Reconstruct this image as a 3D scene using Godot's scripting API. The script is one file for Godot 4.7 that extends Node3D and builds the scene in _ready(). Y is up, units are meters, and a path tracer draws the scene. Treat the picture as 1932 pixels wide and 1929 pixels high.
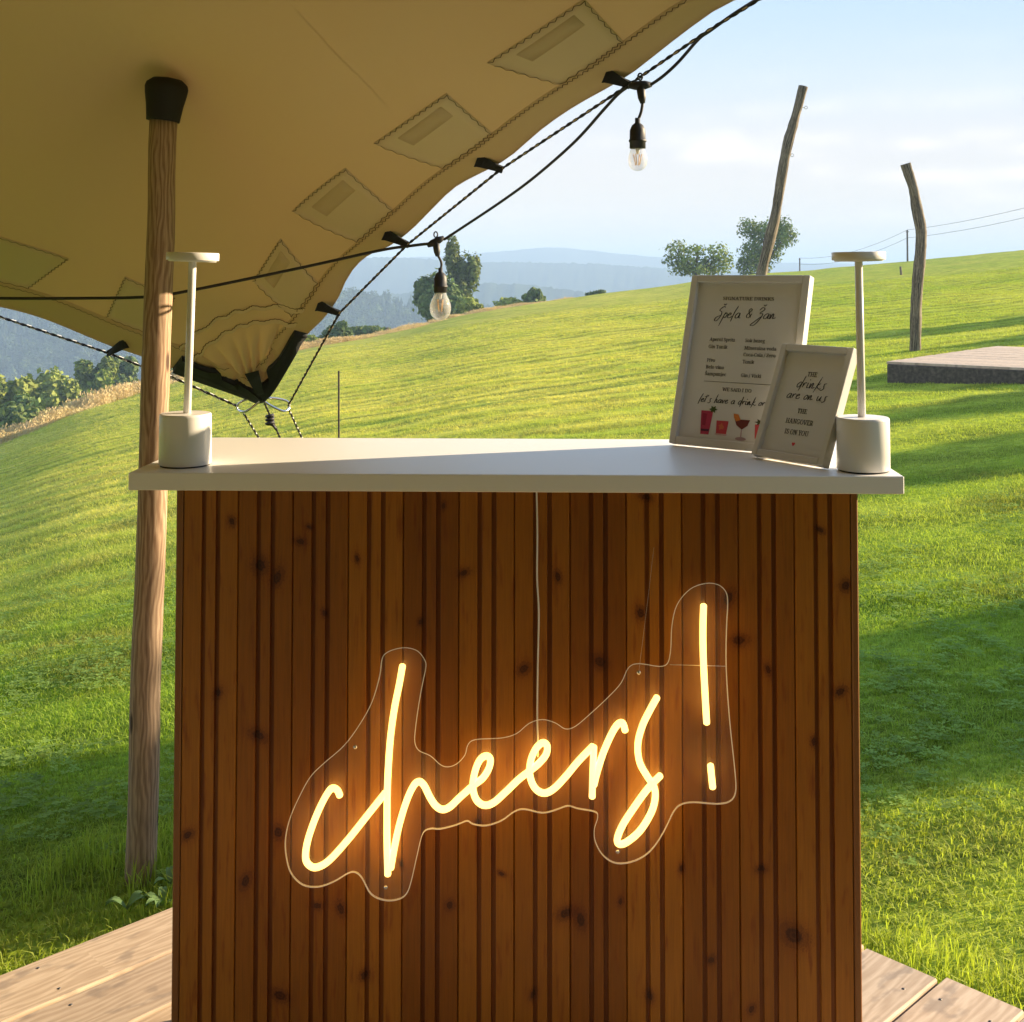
extends Node3D
# A bar counter with a lit neon sign under the edge of a stretch tent, on a hillside meadow at low evening sun.
# Units are metres, y is up, the camera looks along -z. The deck top is y = 0.

const EYE := Vector3(0, 1.543, 0)
const PITCH := 0.0349          # the lens looks up two degrees
const FOCAL := 2313.0          # focal length in units of a 1932 wide picture
const SUN_AZ := 70.0           # degrees right of the view direction
const SUN_EL := 15.5

var taken := {}
var M := {}
var rng := RandomNumberGenerator.new()
var noise := FastNoiseLite.new()
var fine := FastNoiseLite.new()

# ---------------------------------------------------------------- naming and tagging
func numbered(called: String) -> String:
	if not taken.has(called):
		taken[called] = 0
		return called
	taken[called] += 1
	return "%s_%03d" % [called, taken[called]]

func tag(o: Node, label: String, category := "", group := "", kind := "") -> Node:
	if label: o.set_meta("label", label)
	if category: o.set_meta("category", category)
	if group: o.set_meta("group", group)
	if kind: o.set_meta("kind", kind)
	return o

func thing(called: String, label: String, category: String, where := Vector3.ZERO, group := "") -> Node3D:
	var o := Node3D.new()
	o.name = numbered(called)
	add_child(o)
	o.position = where
	tag(o, label, category, group)
	return o

func put(called: String, mesh: Mesh, mat: Material, parent: Node = null) -> MeshInstance3D:
	var o := MeshInstance3D.new()
	o.mesh = mesh
	o.material_override = mat
	if parent == null:
		o.name = numbered(called)
		add_child(o)
	else:
		var n := called
		var i := 0
		while parent.has_node(NodePath(n)):
			i += 1
			n = "%s_%03d" % [called, i]
		o.name = n
		parent.add_child(o)
	return o

# ---------------------------------------------------------------- mesh helpers
func tool(smooth := true) -> SurfaceTool:
	var st := SurfaceTool.new()
	st.begin(Mesh.PRIMITIVE_TRIANGLES)
	st.set_smooth_group(0 if smooth else -1)
	return st

func done(st: SurfaceTool) -> ArrayMesh:
	st.index()
	st.generate_normals()
	return st.commit()

func tri(st: SurfaceTool, a: Vector3, b: Vector3, c: Vector3) -> void:
	st.add_vertex(a); st.add_vertex(b); st.add_vertex(c)

func quad(st: SurfaceTool, a: Vector3, b: Vector3, c: Vector3, d: Vector3) -> void:
	tri(st, a, b, c); tri(st, a, c, d)

func quad_uv(st: SurfaceTool, p: Array, uv: Array) -> void:
	for k in [0, 1, 2, 0, 2, 3]:
		st.set_uv(uv[k]); st.add_vertex(p[k])

# A chamfered box. uv runs along local x (u) and local z or y (v), in metres, from the offset given.
func block(st: SurfaceTool, c: Vector3, size: Vector3, bevel := 0.002, basis := Basis.IDENTITY, uv0 := Vector2.ZERO, along := 0, across := 2) -> void:
	var h := size * 0.5
	var b := minf(bevel, minf(h.x, minf(h.y, h.z)) * 0.6)
	var V := func(sx: float, sy: float, sz: float, ax: int) -> Vector3:
		var p := Vector3(sx * (h.x - b), sy * (h.y - b), sz * (h.z - b))
		p[ax] = [sx, sy, sz][ax] * h[ax]
		return p
	var polys := []
	for ax in 3:
		var o1 := (ax + 1) % 3
		var o2 := (ax + 2) % 3
		for s in [-1.0, 1.0]:
			var q := []
			for e in [[-1, -1], [1, -1], [1, 1], [-1, 1]]:
				var sg := [0.0, 0.0, 0.0]
				sg[ax] = s; sg[o1] = float(e[0]); sg[o2] = float(e[1])
				q.append(V.call(sg[0], sg[1], sg[2], ax))
			polys.append(q)
		for e in [[-1, -1], [1, -1], [1, 1], [-1, 1]]:
			var q := []
			for k in [[-1, o1], [1, o1], [1, o2], [-1, o2]]:
				var sg := [0.0, 0.0, 0.0]
				sg[ax] = float(k[0]); sg[o1] = float(e[0]); sg[o2] = float(e[1])
				q.append(V.call(sg[0], sg[1], sg[2], k[1]))
			polys.append(q)
	for sx in [-1.0, 1.0]:
		for sy in [-1.0, 1.0]:
			for sz in [-1.0, 1.0]:
				polys.append([V.call(sx, sy, sz, 0), V.call(sx, sy, sz, 1), V.call(sx, sy, sz, 2)])
	for q in polys:
		var mid := Vector3.ZERO
		for p in q: mid += p
		var n: Vector3 = (q[1] - q[0]).cross(q[2] - q[0])
		if n.dot(mid) > 0: q.reverse()   # front faces run clockwise
		for k in range(1, q.size() - 1):
			for v in [q[0], q[k], q[k + 1]]:
				st.set_uv(uv0 + Vector2(v[along], v[across]))
				st.add_vertex(c + basis * v)

func block_mesh(size: Vector3, bevel := 0.002, uv0 := Vector2.ZERO, along := 0, across := 2) -> ArrayMesh:
	var st := tool(false)
	block(st, Vector3.ZERO, size, bevel, Basis.IDENTITY, uv0, along, across)
	return done(st)

# A tube along points; radius is a number or an array. uv.x runs round in metres, uv.y along in metres.
func tube(st: SurfaceTool, pts: Array, radius, sides := 8, caps := true, wob := 0.0, uv0 := Vector2.ZERO) -> void:
	var n := pts.size()
	var rings := []
	var up := Vector3.UP
	var d0: Vector3 = (pts[1] - pts[0]).normalized()
	if absf(d0.dot(up)) > 0.9: up = Vector3.RIGHT
	var side: Vector3 = d0.cross(up).normalized()
	var run := 0.0
	var runs := []
	var cols := []
	for i in n:
		var d: Vector3 = (pts[mini(i + 1, n - 1)] - pts[maxi(i - 1, 0)]).normalized()
		side = (side - d * side.dot(d)).normalized()
		var v := d.cross(side)
		var r: float = radius[i] if radius is Array else radius
		if i > 0: run += (pts[i] - pts[i - 1]).length()
		runs.append(run)
		var ring := []
		for k in sides + 1:
			var a := TAU * float(k % sides) / sides
			var rr := r
			if wob > 0.0:
				rr *= 1.0 + wob * noise.get_noise_3d(cos(a) * 40.0, sin(a) * 40.0, run * 60.0)
			ring.append(pts[i] + (side * cos(a) + v * sin(a)) * rr)
		rings.append(ring)
		cols.append(r)
	for i in n - 1:
		for k in sides:
			var w: float = TAU * cols[0] / sides
			quad_uv(st, [rings[i][k], rings[i + 1][k], rings[i + 1][k + 1], rings[i][k + 1]],
				[uv0 + Vector2(w * k, runs[i]), uv0 + Vector2(w * k, runs[i + 1]), uv0 + Vector2(w * (k + 1), runs[i + 1]), uv0 + Vector2(w * (k + 1), runs[i])])
	if caps:
		for e in [0, n - 1]:
			for k in sides:
				if e == 0: tri(st, pts[e], rings[e][k], rings[e][k + 1])
				else: tri(st, pts[e], rings[e][k + 1], rings[e][k])

func tube_mesh(pts: Array, radius, sides := 8, caps := true, wob := 0.0, uv0 := Vector2.ZERO) -> ArrayMesh:
	var st := tool()
	tube(st, pts, radius, sides, caps, wob, uv0)
	return done(st)

# A lathe: profile of (radius, height) from the bottom up.
func lathe_mesh(profile: Array, sides := 32, flat := false) -> ArrayMesh:
	var st := tool(not flat)
	for i in profile.size() - 1:
		var a: Vector2 = profile[i]
		var b: Vector2 = profile[i + 1]
		if not flat: st.set_smooth_group(0)
		for k in sides:
			var t0 := TAU * k / sides
			var t1 := TAU * (k + 1) / sides
			var p := [Vector3(a.x * cos(t0), a.y, a.x * sin(t0)), Vector3(a.x * cos(t1), a.y, a.x * sin(t1)), Vector3(b.x * cos(t1), b.y, b.x * sin(t1)), Vector3(b.x * cos(t0), b.y, b.x * sin(t0))]
			if a.x > 0.0: tri(st, p[0], p[1], p[2])
			if b.x > 0.0: tri(st, p[0], p[2], p[3])
	return done(st)

# Catmull-Rom through points
func smooth_line(pts: Array, per := 8, closed := false) -> Array:
	var out := []
	var n := pts.size()
	var last := n if closed else n - 1
	for i in last:
		var p0 = pts[(i - 1 + n) % n] if closed or i > 0 else pts[0]
		var p1 = pts[i]
		var p2 = pts[(i + 1) % n]
		var p3 = pts[(i + 2) % n] if closed or i + 2 < n else pts[n - 1]
		for k in per:
			var t := float(k) / per
			out.append(p1.cubic_interpolate(p2, p0, p3, t))
	if not closed: out.append(pts[n - 1])
	return out

func table(xs: Array, ys: Array, x: float) -> float:
	if x <= xs[0]: return ys[0]
	for i in xs.size() - 1:
		if x <= xs[i + 1]:
			var t: float = (x - xs[i]) / (xs[i + 1] - xs[i])
			var y0: float = ys[maxi(i - 1, 0)]
			var y3: float = ys[mini(i + 2, ys.size() - 1)]
			# non-uniform tangents
			var m1: float = 0.0
			var m2: float = 0.0
			var d: float = (ys[i + 1] - ys[i]) / (xs[i + 1] - xs[i])
			m1 = (ys[i + 1] - y0) / (xs[i + 1] - xs[maxi(i - 1, 0)]) if i > 0 else d
			m2 = (y3 - ys[i]) / (xs[mini(i + 2, xs.size() - 1)] - xs[i]) if i + 2 < xs.size() else d
			var w: float = xs[i + 1] - xs[i]
			var t2 := t * t
			var t3 := t2 * t
			return (2 * t3 - 3 * t2 + 1) * ys[i] + (t3 - 2 * t2 + t) * w * m1 + (-2 * t3 + 3 * t2) * ys[i + 1] + (t3 - t2) * w * m2
	return ys[ys.size() - 1]

# the point that stands at a place of the survey picture (1932 wide) at a given distance ahead
func at(px: float, py: float, ahead: float) -> Vector3:
	var u := (px - 1030.0) / FOCAL
	var v := -(py - 436.0) / FOCAL
	var y := v * cos(PITCH) + sin(PITCH)
	var z := v * sin(PITCH) - cos(PITCH)
	return EYE + Vector3(u, y, z) * (ahead / -z)

func seen_at(p: Vector3) -> Vector2:
	var q := p - EYE
	var fy := q.y * cos(PITCH) + q.z * sin(PITCH)
	var fz := -q.y * sin(PITCH) + q.z * cos(PITCH)
	return Vector2(1030.0 + FOCAL * q.x / -fz, 436.0 - FOCAL * fy / -fz)

# ---------------------------------------------------------------- materials
func mat(col: Color, rough := 0.8, metal := 0.0) -> StandardMaterial3D:
	var m := StandardMaterial3D.new()
	m.albedo_color = col.linear_to_srgb()
	m.roughness = rough
	m.metallic = metal
	return m

func lin(r: float, g: float, b: float) -> Color:
	return Color(r, g, b)

func image_texture(w: int, h: int, f: Callable) -> ImageTexture:
	var data := PackedByteArray()
	data.resize(w * h * 3)
	var i := 0
	for y in h:
		for x in w:
			var c: Color = f.call(x, y)
			data[i] = int(clampf(c.r, 0, 1) * 255.0)
			data[i + 1] = int(clampf(c.g, 0, 1) * 255.0)
			data[i + 2] = int(clampf(c.b, 0, 1) * 255.0)
			i += 3
	return ImageTexture.create_from_image(Image.create_from_data(w, h, false, Image.FORMAT_RGB8, data))

func noise_texture(freq: float, size := 256, normal := false, seed_ := 3, strength := 4.0) -> NoiseTexture2D:
	var t := NoiseTexture2D.new()
	var n := FastNoiseLite.new()
	n.seed = seed_
	n.frequency = freq
	n.fractal_octaves = 4
	t.noise = n
	t.width = size
	t.height = size
	t.seamless = true
	t.as_normal_map = normal
	t.bump_strength = strength
	return t

func make_materials() -> void:
	noise.seed = 11
	noise.frequency = 0.02
	noise.fractal_octaves = 4
	fine.seed = 5
	fine.frequency = 0.09
	fine.fractal_octaves = 3
	M.white_top = mat(lin(0.80, 0.78, 0.75), 0.38)
	M.lamp_white = mat(lin(0.74, 0.72, 0.70), 0.5)
	M.lamp_white.roughness_texture = noise_texture(0.05, 128, false, 8)
	M.diffuser = mat(lin(0.85, 0.84, 0.80), 0.6)
	M.rubber = mat(lin(0.012, 0.011, 0.012), 0.75)
	M.black_web = mat(lin(0.012, 0.014, 0.018), 0.85)
	M.black_plastic = mat(lin(0.02, 0.02, 0.024), 0.55)
	M.cable = mat(lin(0.018, 0.016, 0.02), 0.6)
	M.frame_white = mat(lin(0.60, 0.585, 0.56), 0.45)
	M.paper = mat(lin(0.62, 0.61, 0.60), 0.7)
	M.ink = mat(lin(0.02, 0.02, 0.022), 0.8)
	M.red_ink = mat(lin(0.62, 0.03, 0.05), 0.7)
	M.screw = mat(lin(0.10, 0.09, 0.085), 0.5, 0.6)
	M.steel = mat(lin(0.62, 0.62, 0.64), 0.25, 1.0)
	M.white_cord = mat(lin(0.75, 0.73, 0.70), 0.5)
	M.stitch = mat(lin(0.05, 0.022, 0.01), 0.9)
	M.printed = mat(Color.WHITE, 0.7)
	M.printed.vertex_color_use_as_albedo = true
	# tent cloth: tan fabric that lets some of the sky through
	M.cloth = mat(lin(0.61, 0.455, 0.26), 0.85)
	M.cloth.backlight_enabled = true
	M.cloth.backlight = Color(0.20, 0.15, 0.075)
	M.cloth.normal_enabled = true
	M.cloth.normal_texture = noise_texture(0.012, 256, true, 21, 5.0)
	M.cloth.normal_scale = 0.35
	M.cloth.uv1_triplanar = true
	M.cloth.uv1_world_triplanar = true
	M.cloth.uv1_scale = Vector3(0.9, 0.9, 0.9)
	M.patch = M.cloth.duplicate()
	M.patch.albedo_color = lin(0.66, 0.53, 0.335).linear_to_srgb()
	M.patch.backlight = Color(0.22, 0.16, 0.09)
	M.velcro = M.cloth.duplicate()
	M.velcro.albedo_color = lin(0.57, 0.445, 0.265).linear_to_srgb()
	M.velcro.backlight = Color(0.25, 0.2, 0.1)
	M.glue = M.cloth.duplicate()
	M.glue.albedo_color = lin(0.53, 0.395, 0.20).linear_to_srgb()
	# clear acrylic and glass
	M.acrylic = mat(lin(0.9, 0.9, 0.9), 0.06)
	M.acrylic.transparency = BaseMaterial3D.TRANSPARENCY_ALPHA
	M.acrylic.albedo_color.a = 0.03
	M.acrylic.metallic_specular = 0.34
	M.acrylic_edge = mat(lin(0.92, 0.90, 0.86), 0.3)
	M.bulb_glass = mat(lin(1, 1, 1), 0.03)
	M.bulb_glass.transparency = BaseMaterial3D.TRANSPARENCY_ALPHA
	M.bulb_glass.albedo_color.a = 0.22
	M.filament = mat(lin(0.85, 0.48, 0.15), 0.6)
	M.bulb_white = mat(lin(0.8, 0.78, 0.74), 0.5)
	M.neon = mat(lin(0.9, 0.85, 0.7), 0.4)
	M.neon.emission_enabled = true
	M.neon.emission = Color(1.0, 0.785, 0.375)
	M.neon.emission_energy_multiplier = 0.95
	# weathered post wood
	M.grey_wood = mat(Color.WHITE, 0.9)
	M.grey_wood.albedo_texture = image_texture(128, 512, func(x, y):
		var g: float = 0.5 + 0.5 * noise.get_noise_2d(x * 9.0, y * 0.45) + 0.35 * fine.get_noise_2d(x * 6.0, y * 0.6)
		var c := Color(0.20, 0.17, 0.135).lerp(Color(0.60, 0.55, 0.47), clampf(g * 1.25 - 0.1, 0, 1))
		if noise.get_noise_2d(x * 7.0 + 900.0, y * 0.16) > 0.33: c = c * 0.45   # drying cracks
		return c)
	M.grey_wood.uv1_scale = Vector3(2.6, 0.5, 1)
	# tent pole: pale peeled log
	M.pole_wood = mat(Color.WHITE, 0.8)
	M.pole_wood.albedo_texture = image_texture(256, 1024, func(x, y):
		var warp: float = noise.get_noise_2d(x * 0.4, y * 0.25) * 26.0
		var g: float = 0.5 + 0.5 * sin((x + warp) * 0.42) * 0.5 + 0.4 * fine.get_noise_2d(x * 4.0, y * 0.25)
		var c := Color(0.46, 0.35, 0.26).lerp(Color(0.75, 0.65, 0.54), clampf(g, 0, 1))
		for k in [[60, 180, 7], [200, 330, 6], [120, 640, 8], [30, 800, 6], [180, 930, 7]]:
			var d: float = Vector2(x - k[0], (y - k[1]) * 0.6).length() / k[2]
			if d < 1.8: c = c.lerp(Color(0.20, 0.11, 0.06), clampf(1.6 - d, 0, 0.85))
		var age: float = clampf((y - 560.0) / 300.0, 0.0, 1.0)
		return c.lerp(Color(c.v * 0.86, c.v * 0.76, c.v * 0.64), age * 0.75))
	M.pole_wood.uv1_scale = Vector3(4.0, 0.45, 1)
	# deck boards: dry pale softwood
	M.deck = []
	var deck_tex := image_texture(1024, 512, func(x, y):
		var row := int(y / 128.0)
		var warp: float = noise.get_noise_2d(x * 0.18 + row * 900.0, y * 1.2) * 15.0
		var ring: float = sin((y + warp) * 0.7) * 0.5 + 0.5
		var g: float = 0.55 * ring + 0.5 * (0.5 + 0.5 * fine.get_noise_2d(x * 0.22, y * 3.2 + row * 500.0))
		var blot: float = noise.get_noise_2d(x * 0.6 + 3000.0, y * 1.4 + row * 700.0)
		var c := Color(0.66, 0.57, 0.48).lerp(Color(0.81, 0.73, 0.64), clampf(g, 0, 1))
		c = c.lerp(Color(0.54, 0.48, 0.43), clampf(blot * 2.2 - 0.45, 0, 0.6))
		return c)
	for k in 4:
		var m := mat([lin(1, 1, 1), lin(0.86, 0.86, 0.88), lin(1.0, 0.96, 0.90), lin(0.93, 0.95, 0.97)][k], 0.75)
		m.albedo_texture = deck_tex
		m.uv1_scale = Vector3(0.55, 0.9, 1)
		M.deck.append(m)
	M.deck_under = mat(lin(0.16, 0.115, 0.07), 0.9)
	# bar front: stained pine boards, one texture across the whole front
	M.pine = mat(Color.WHITE, 0.42)
	M.pine.metallic_specular = 0.4
	M.pine.albedo_texture = pine_texture()
	M.pine_edge = mat(lin(0.20, 0.075, 0.011), 0.5)
	# lawn
	M.lawn = mat(Color.WHITE, 0.95)
	M.lawn.vertex_color_use_as_albedo = true
	M.lawn.metallic_specular = 0.1
	M.lawn.albedo_texture = image_texture(1024, 1024, func(x, y):
		var w: float = noise.get_noise_2d(x * 0.25, y * 0.25) * 40.0
		var s1: float = sin((y + x * 0.32 + w) * TAU / 64.0)
		var s2: float = fine.get_noise_2d(x * 0.5, (y + x * 0.3) * 4.0)
		var s3: float = fine.get_noise_2d(x * 7.0, y * 7.0)
		var g: float = 0.80 + 0.12 * s1 + 0.22 * s2 + 0.22 * s3
		var straw: float = clampf(s2 * 1.2 + s1 * 0.25 + 0.1, 0, 1)
		return Color(g * (0.93 + 0.10 * straw), g * 0.98, g * (0.8 - 0.1 * straw)))
	M.lawn.uv1_scale = Vector3(1, 1, 1)
	M.blades = mat(Color.WHITE, 0.75)
	M.blades.vertex_color_use_as_albedo = true
	M.blades.metallic_specular = 0.25
	M.blades.backlight_enabled = true
	M.blades.backlight = Color(0.97, 1.0, 0.62)
	M.straw = M.blades.duplicate()
	M.straw.backlight = Color(0.7, 0.6, 0.4)
	M.leaves = M.blades.duplicate()
	M.leaves.backlight = Color(0.55, 0.62, 0.25)
	M.bark = mat(lin(0.07, 0.05, 0.035), 0.95)
	M.hill = mat(Color.WHITE, 1.0)
	M.hill.vertex_color_use_as_albedo = true
	M.hill.metallic_specular = 0.0
	M.wire = mat(lin(0.05, 0.05, 0.055), 0.6)
	M.dark_board = mat(Color.WHITE, 0.9)
	M.dark_board.albedo_texture = image_texture(512, 64, func(x, y):
		var g: float = 0.5 + 0.5 * fine.get_noise_2d(x * 0.3, y * 4.0) + 0.3 * noise.get_noise_2d(x * 1.5, y * 3.0)
		return Color(0.19, 0.17, 0.155).lerp(Color(0.42, 0.385, 0.35), clampf(g, 0, 1)))

const BAR_W := 1.330
const BAR_H := 1.12
# knots on the front: survey x, y, radius
const KNOTS := [[485, 1075, 11], [518, 1098, 10], [563, 1028, 6], [610, 1165, 5], [795, 1180, 5], [877, 1086, 6], [1057, 1092, 7], [1137, 1253, 10], [992, 1268, 8], [838, 958, 5],
	[484, 1400, 9], [524, 1583, 9], [462, 1676, 9], [600, 1720, 6], [645, 1725, 8], [852, 1715, 7], [1072, 1727, 9], [1100, 1738, 10], [1500, 1762, 15], [1345, 1810, 6], [1175, 1703, 5], [950, 1655, 4],
	[1215, 1160, 8], [1380, 1130, 10], [1400, 1210, 9], [1455, 1265, 6], [1602, 1105, 8], [1590, 1305, 7], [672, 1060, 5], [580, 1000, 4], [740, 1400, 4], [1290, 1640, 5], [1225, 940, 6], [430, 990, 6], [405, 1320, 7], [1440, 1640, 6], [760, 1640, 5], [905, 1560, 5], [350, 1590, 7], [1540, 1400, 6], [1555, 1000, 5], [690, 1850, 7], [1010, 1880, 6], [530, 1890, 9], [1230, 1880, 7], [1420, 1900, 6]]

func pine_texture() -> ImageTexture:
	var w := 1536
	var h := 1024
	var spots := []
	var cells := {}
	for k in KNOTS:
		var x: float = (k[0] - 336.0) / 1277.0 * w
		var y: float = (k[1] - 922.0) / 1080.0 * h
		spots.append(Vector3(x, y, k[2] * 0.95))
	for i in spots.size():
		var s: Vector3 = spots[i]
		for cx in range(int((s.x - 84) / 32), int((s.x + 84) / 32) + 1):
			for cy in range(int((s.y - 90) / 32), int((s.y + 90) / 32) + 1):
				var key := cx * 100 + cy
				if not cells.has(key): cells[key] = []
				cells[key].append(i)
	var pw := w / 12.0
	return image_texture(w, h, func(x, y):
		var p := int(x / pw)
		var off := p * 613.0
		var dark := 0.0
		var bend := 0.0
		var halo := 0.0
		var key := int(x / 32) * 100 + int(y / 32)
		if cells.has(key):
			for i in cells[key]:
				var s: Vector3 = spots[i]
				var dx: float = (x - s.x) * 0.72
				var dy: float = (y - s.y) * 0.8
				var d: float = sqrt(dx * dx * (1.0 + 0.5 * sin(i * 2.3)) + dy * dy * (1.0 - 0.35 * sin(i * 2.3)) + dx * dy * 0.7 * sin(i * 1.7)) / s.z * (1.0 + 0.35 * fine.get_noise_2d(x * 2.0, y * 2.0))
				if d < 7.0:
					bend += signf(dx) * 10.0 * exp(-d * 0.8)
					halo += exp(-d * d * 0.3) * 0.5
					dark += clampf((1.0 - d) * 3.0 + 0.4 * fine.get_noise_2d(x * 4.0, y * 4.0), 0, 1) * (0.75 + 0.25 * sin(d * 14.0)) + 0.35 * exp(-absf(d - 1.25) * 7.0)
		var tone: float = 0.5 + 0.55 * sin(p * 2.4 + 1.0) + 0.25 * noise.get_noise_2d(x * 0.2 + off, y * 0.12)
		var grain: float = fine.get_noise_2d((x + bend) * 4.2 + off, y * 0.10) * 0.6 + fine.get_noise_2d((x + bend) * 1.3 + off, y * 0.05) * 0.5
		var c := Color(0.49, 0.285, 0.062).lerp(Color(0.60, 0.38, 0.10), clampf(tone, 0, 1))
		c = c * (1.0 + 0.13 * grain)
		var gx: float = fmod(x / pw, 1.0)
		if (gx > 0.33 and gx < 0.405) or (gx > 0.585 and gx < 0.668): c = c.lerp(Color(0.36, 0.155, 0.03), 0.45)   # stain pooled in the grooves
		var streak: float = noise.get_noise_2d(x * 2.2 + off, y * 0.35)
		c = c.lerp(Color(0.40, 0.16, 0.03), clampf(streak * 1.1 - 0.28, 0, 0.5))
		c = c.lerp(Color(0.40, 0.17, 0.04), clampf(halo, 0, 0.75))
		c = c.lerp(Color(0.19, 0.075, 0.02), clampf(dark, 0, 0.85))
		return c)

# ---------------------------------------------------------------- the lie of the land
const RIDGE_U := [-0.445, -0.3735, -0.3316, -0.19, -0.13, -0.056, 0.026, 0.095, 0.16, 0.216, 0.39]
const RIDGE_E := [-0.1385, -0.1098, -0.0970, -0.0597, -0.0489, -0.0316, -0.0186, -0.010, -0.0013, 0.003, 0.0195]
const RIDGE_D := [48.0, 55.0, 60.0, 74.0, 80.0, 92.0, 102.0, 108.0, 112.0, 116.0, 122.0]

func ridge_e(az: float) -> float:   # sine-like rise of the skyline of the meadow seen from the eye, per metre of distance
	var deg := rad_to_deg(az)
	if deg > -23.9 and deg < 21.3:
		return table(RIDGE_U, RIDGE_E, tan(az)) * cos(az)
	if deg >= 21.3:
		return lerpf(0.0195 * 0.93, 0.04, clampf((deg - 21.3) / 30.0, 0, 1)) * clampf((180.0 - deg) / 60.0, 0, 1)
	return lerpf(-0.1375 * 0.914, -0.17, clampf((-23.9 - deg) / 30.0, 0, 1)) * clampf((180.0 + deg) / 70.0, 0, 1)

func ridge_r(az: float) -> float:
	var deg := rad_to_deg(az)
	if deg > -23.9 and deg < 21.3:
		return table(RIDGE_U, RIDGE_D, tan(az)) / cos(az)
	return 52.5 if deg < 0 else 131.0

func ground(x: float, z: float) -> float:
	var r := sqrt(x * x + z * z)
	var az := atan2(x, -z)
	var rr := ridge_r(az)
	var e := ridge_e(az)
	var slope := (e + 1.693 / rr) / (1.0 - 4.0 / rr)
	var far := r - 4.0
	var soft := (far + sqrt(far * far + 2.0)) * 0.5 - 0.1
	var y := -0.15 + slope * minf(soft, rr - 4.0)
	if r > rr:
		var over := r - rr
		y += (e - 0.012) * minf(over, 12.0)
		if over > 12.0:
			y += (e - 0.16) * minf(over - 12.0, 300.0)
			if over > 312.0: y += -0.08 * minf(over - 312.0, 300.0)
	y += 0.05 * clampf((r - 5.0) / 20.0, 0, 1) * noise.get_noise_2d(x * 6.0, z * 6.0) * 2.0
	if r > 5.0 and r < 60.0:
		y += 0.02 * fine.get_noise_2d(x * 8.0, z * 8.0)
	return y

func lawn_colour(x: float, z: float) -> Color:
	var r := sqrt(x * x + z * z)
	var n1: float = noise.get_noise_2d(x * 14.0 + 70.0, z * 14.0)
	var n2: float = noise.get_noise_2d(x * 3.0, z * 3.0 + 400.0)
	var fresh := Color(0.32, 0.44, 0.07)
	var hay := Color(0.73, 0.65, 0.20)
	var u := x / maxf(-z, 0.1)
	var field := clampf((r - 5.0) / 10.0, 0, 1) * clampf((0.30 - u) / 0.25, 0.35, 1)   # the mown meadow is drier than the lawn round the deck
	return fresh.lerp(hay, clampf(0.12 + 0.70 * field + 0.22 * n1 + 0.26 * n2 + field * (0.22 * sin(TAU * (z + 0.32 * x) / 1.6 + 4.0 * n2) + 0.15 * sin(TAU * (z + 0.32 * x) / 0.7 + 6.0 * n1)), 0, 1))

func build_ground() -> void:
	var angles := []
	var a := -180.0
	while a < 180.0:
		angles.append(deg_to_rad(a))
		a += 0.4 if a > -34.0 and a < 34.0 else 4.0
	var radii := [0.0]
	var r := 0.6
	while r < 760.0:
		radii.append(r)
		r *= 1.035 if r < 170.0 else 1.15
	radii.append(760.0)
	radii.append(5200.0)
	var n := angles.size()
	var v := PackedVector3Array()
	var c := PackedColorArray()
	var uv := PackedVector2Array()
	var idx := PackedInt32Array()
	for i in radii.size():
		for k in n:
			var x: float = radii[i] * sin(angles[k])
			var z: float = -radii[i] * cos(angles[k])
			v.append(Vector3(x, ground(x, z), z))
			c.append(lawn_colour(x, z))
			uv.append(Vector2(x, z) / 16.0)
	for i in radii.size() - 1:
		for k in n:
			var k2 := (k + 1) % n
			var p := i * n + k
			var q := i * n + k2
			idx.append_array([p, q, p + n, q, q + n, p + n])
	var arr := []
	arr.resize(Mesh.ARRAY_MAX)
	arr[Mesh.ARRAY_VERTEX] = v
	arr[Mesh.ARRAY_COLOR] = c
	arr[Mesh.ARRAY_TEX_UV] = uv
	arr[Mesh.ARRAY_INDEX] = idx
	var m := ArrayMesh.new()
	m.add_surface_from_arrays(Mesh.PRIMITIVE_TRIANGLES, arr)
	var st := SurfaceTool.new()
	st.create_from(m, 0)
	st.generate_normals()
	tag(put("meadow_ground", st.commit(), M.lawn), "sloping green meadow and lawn falling away to the left", "", "", "structure")

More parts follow.
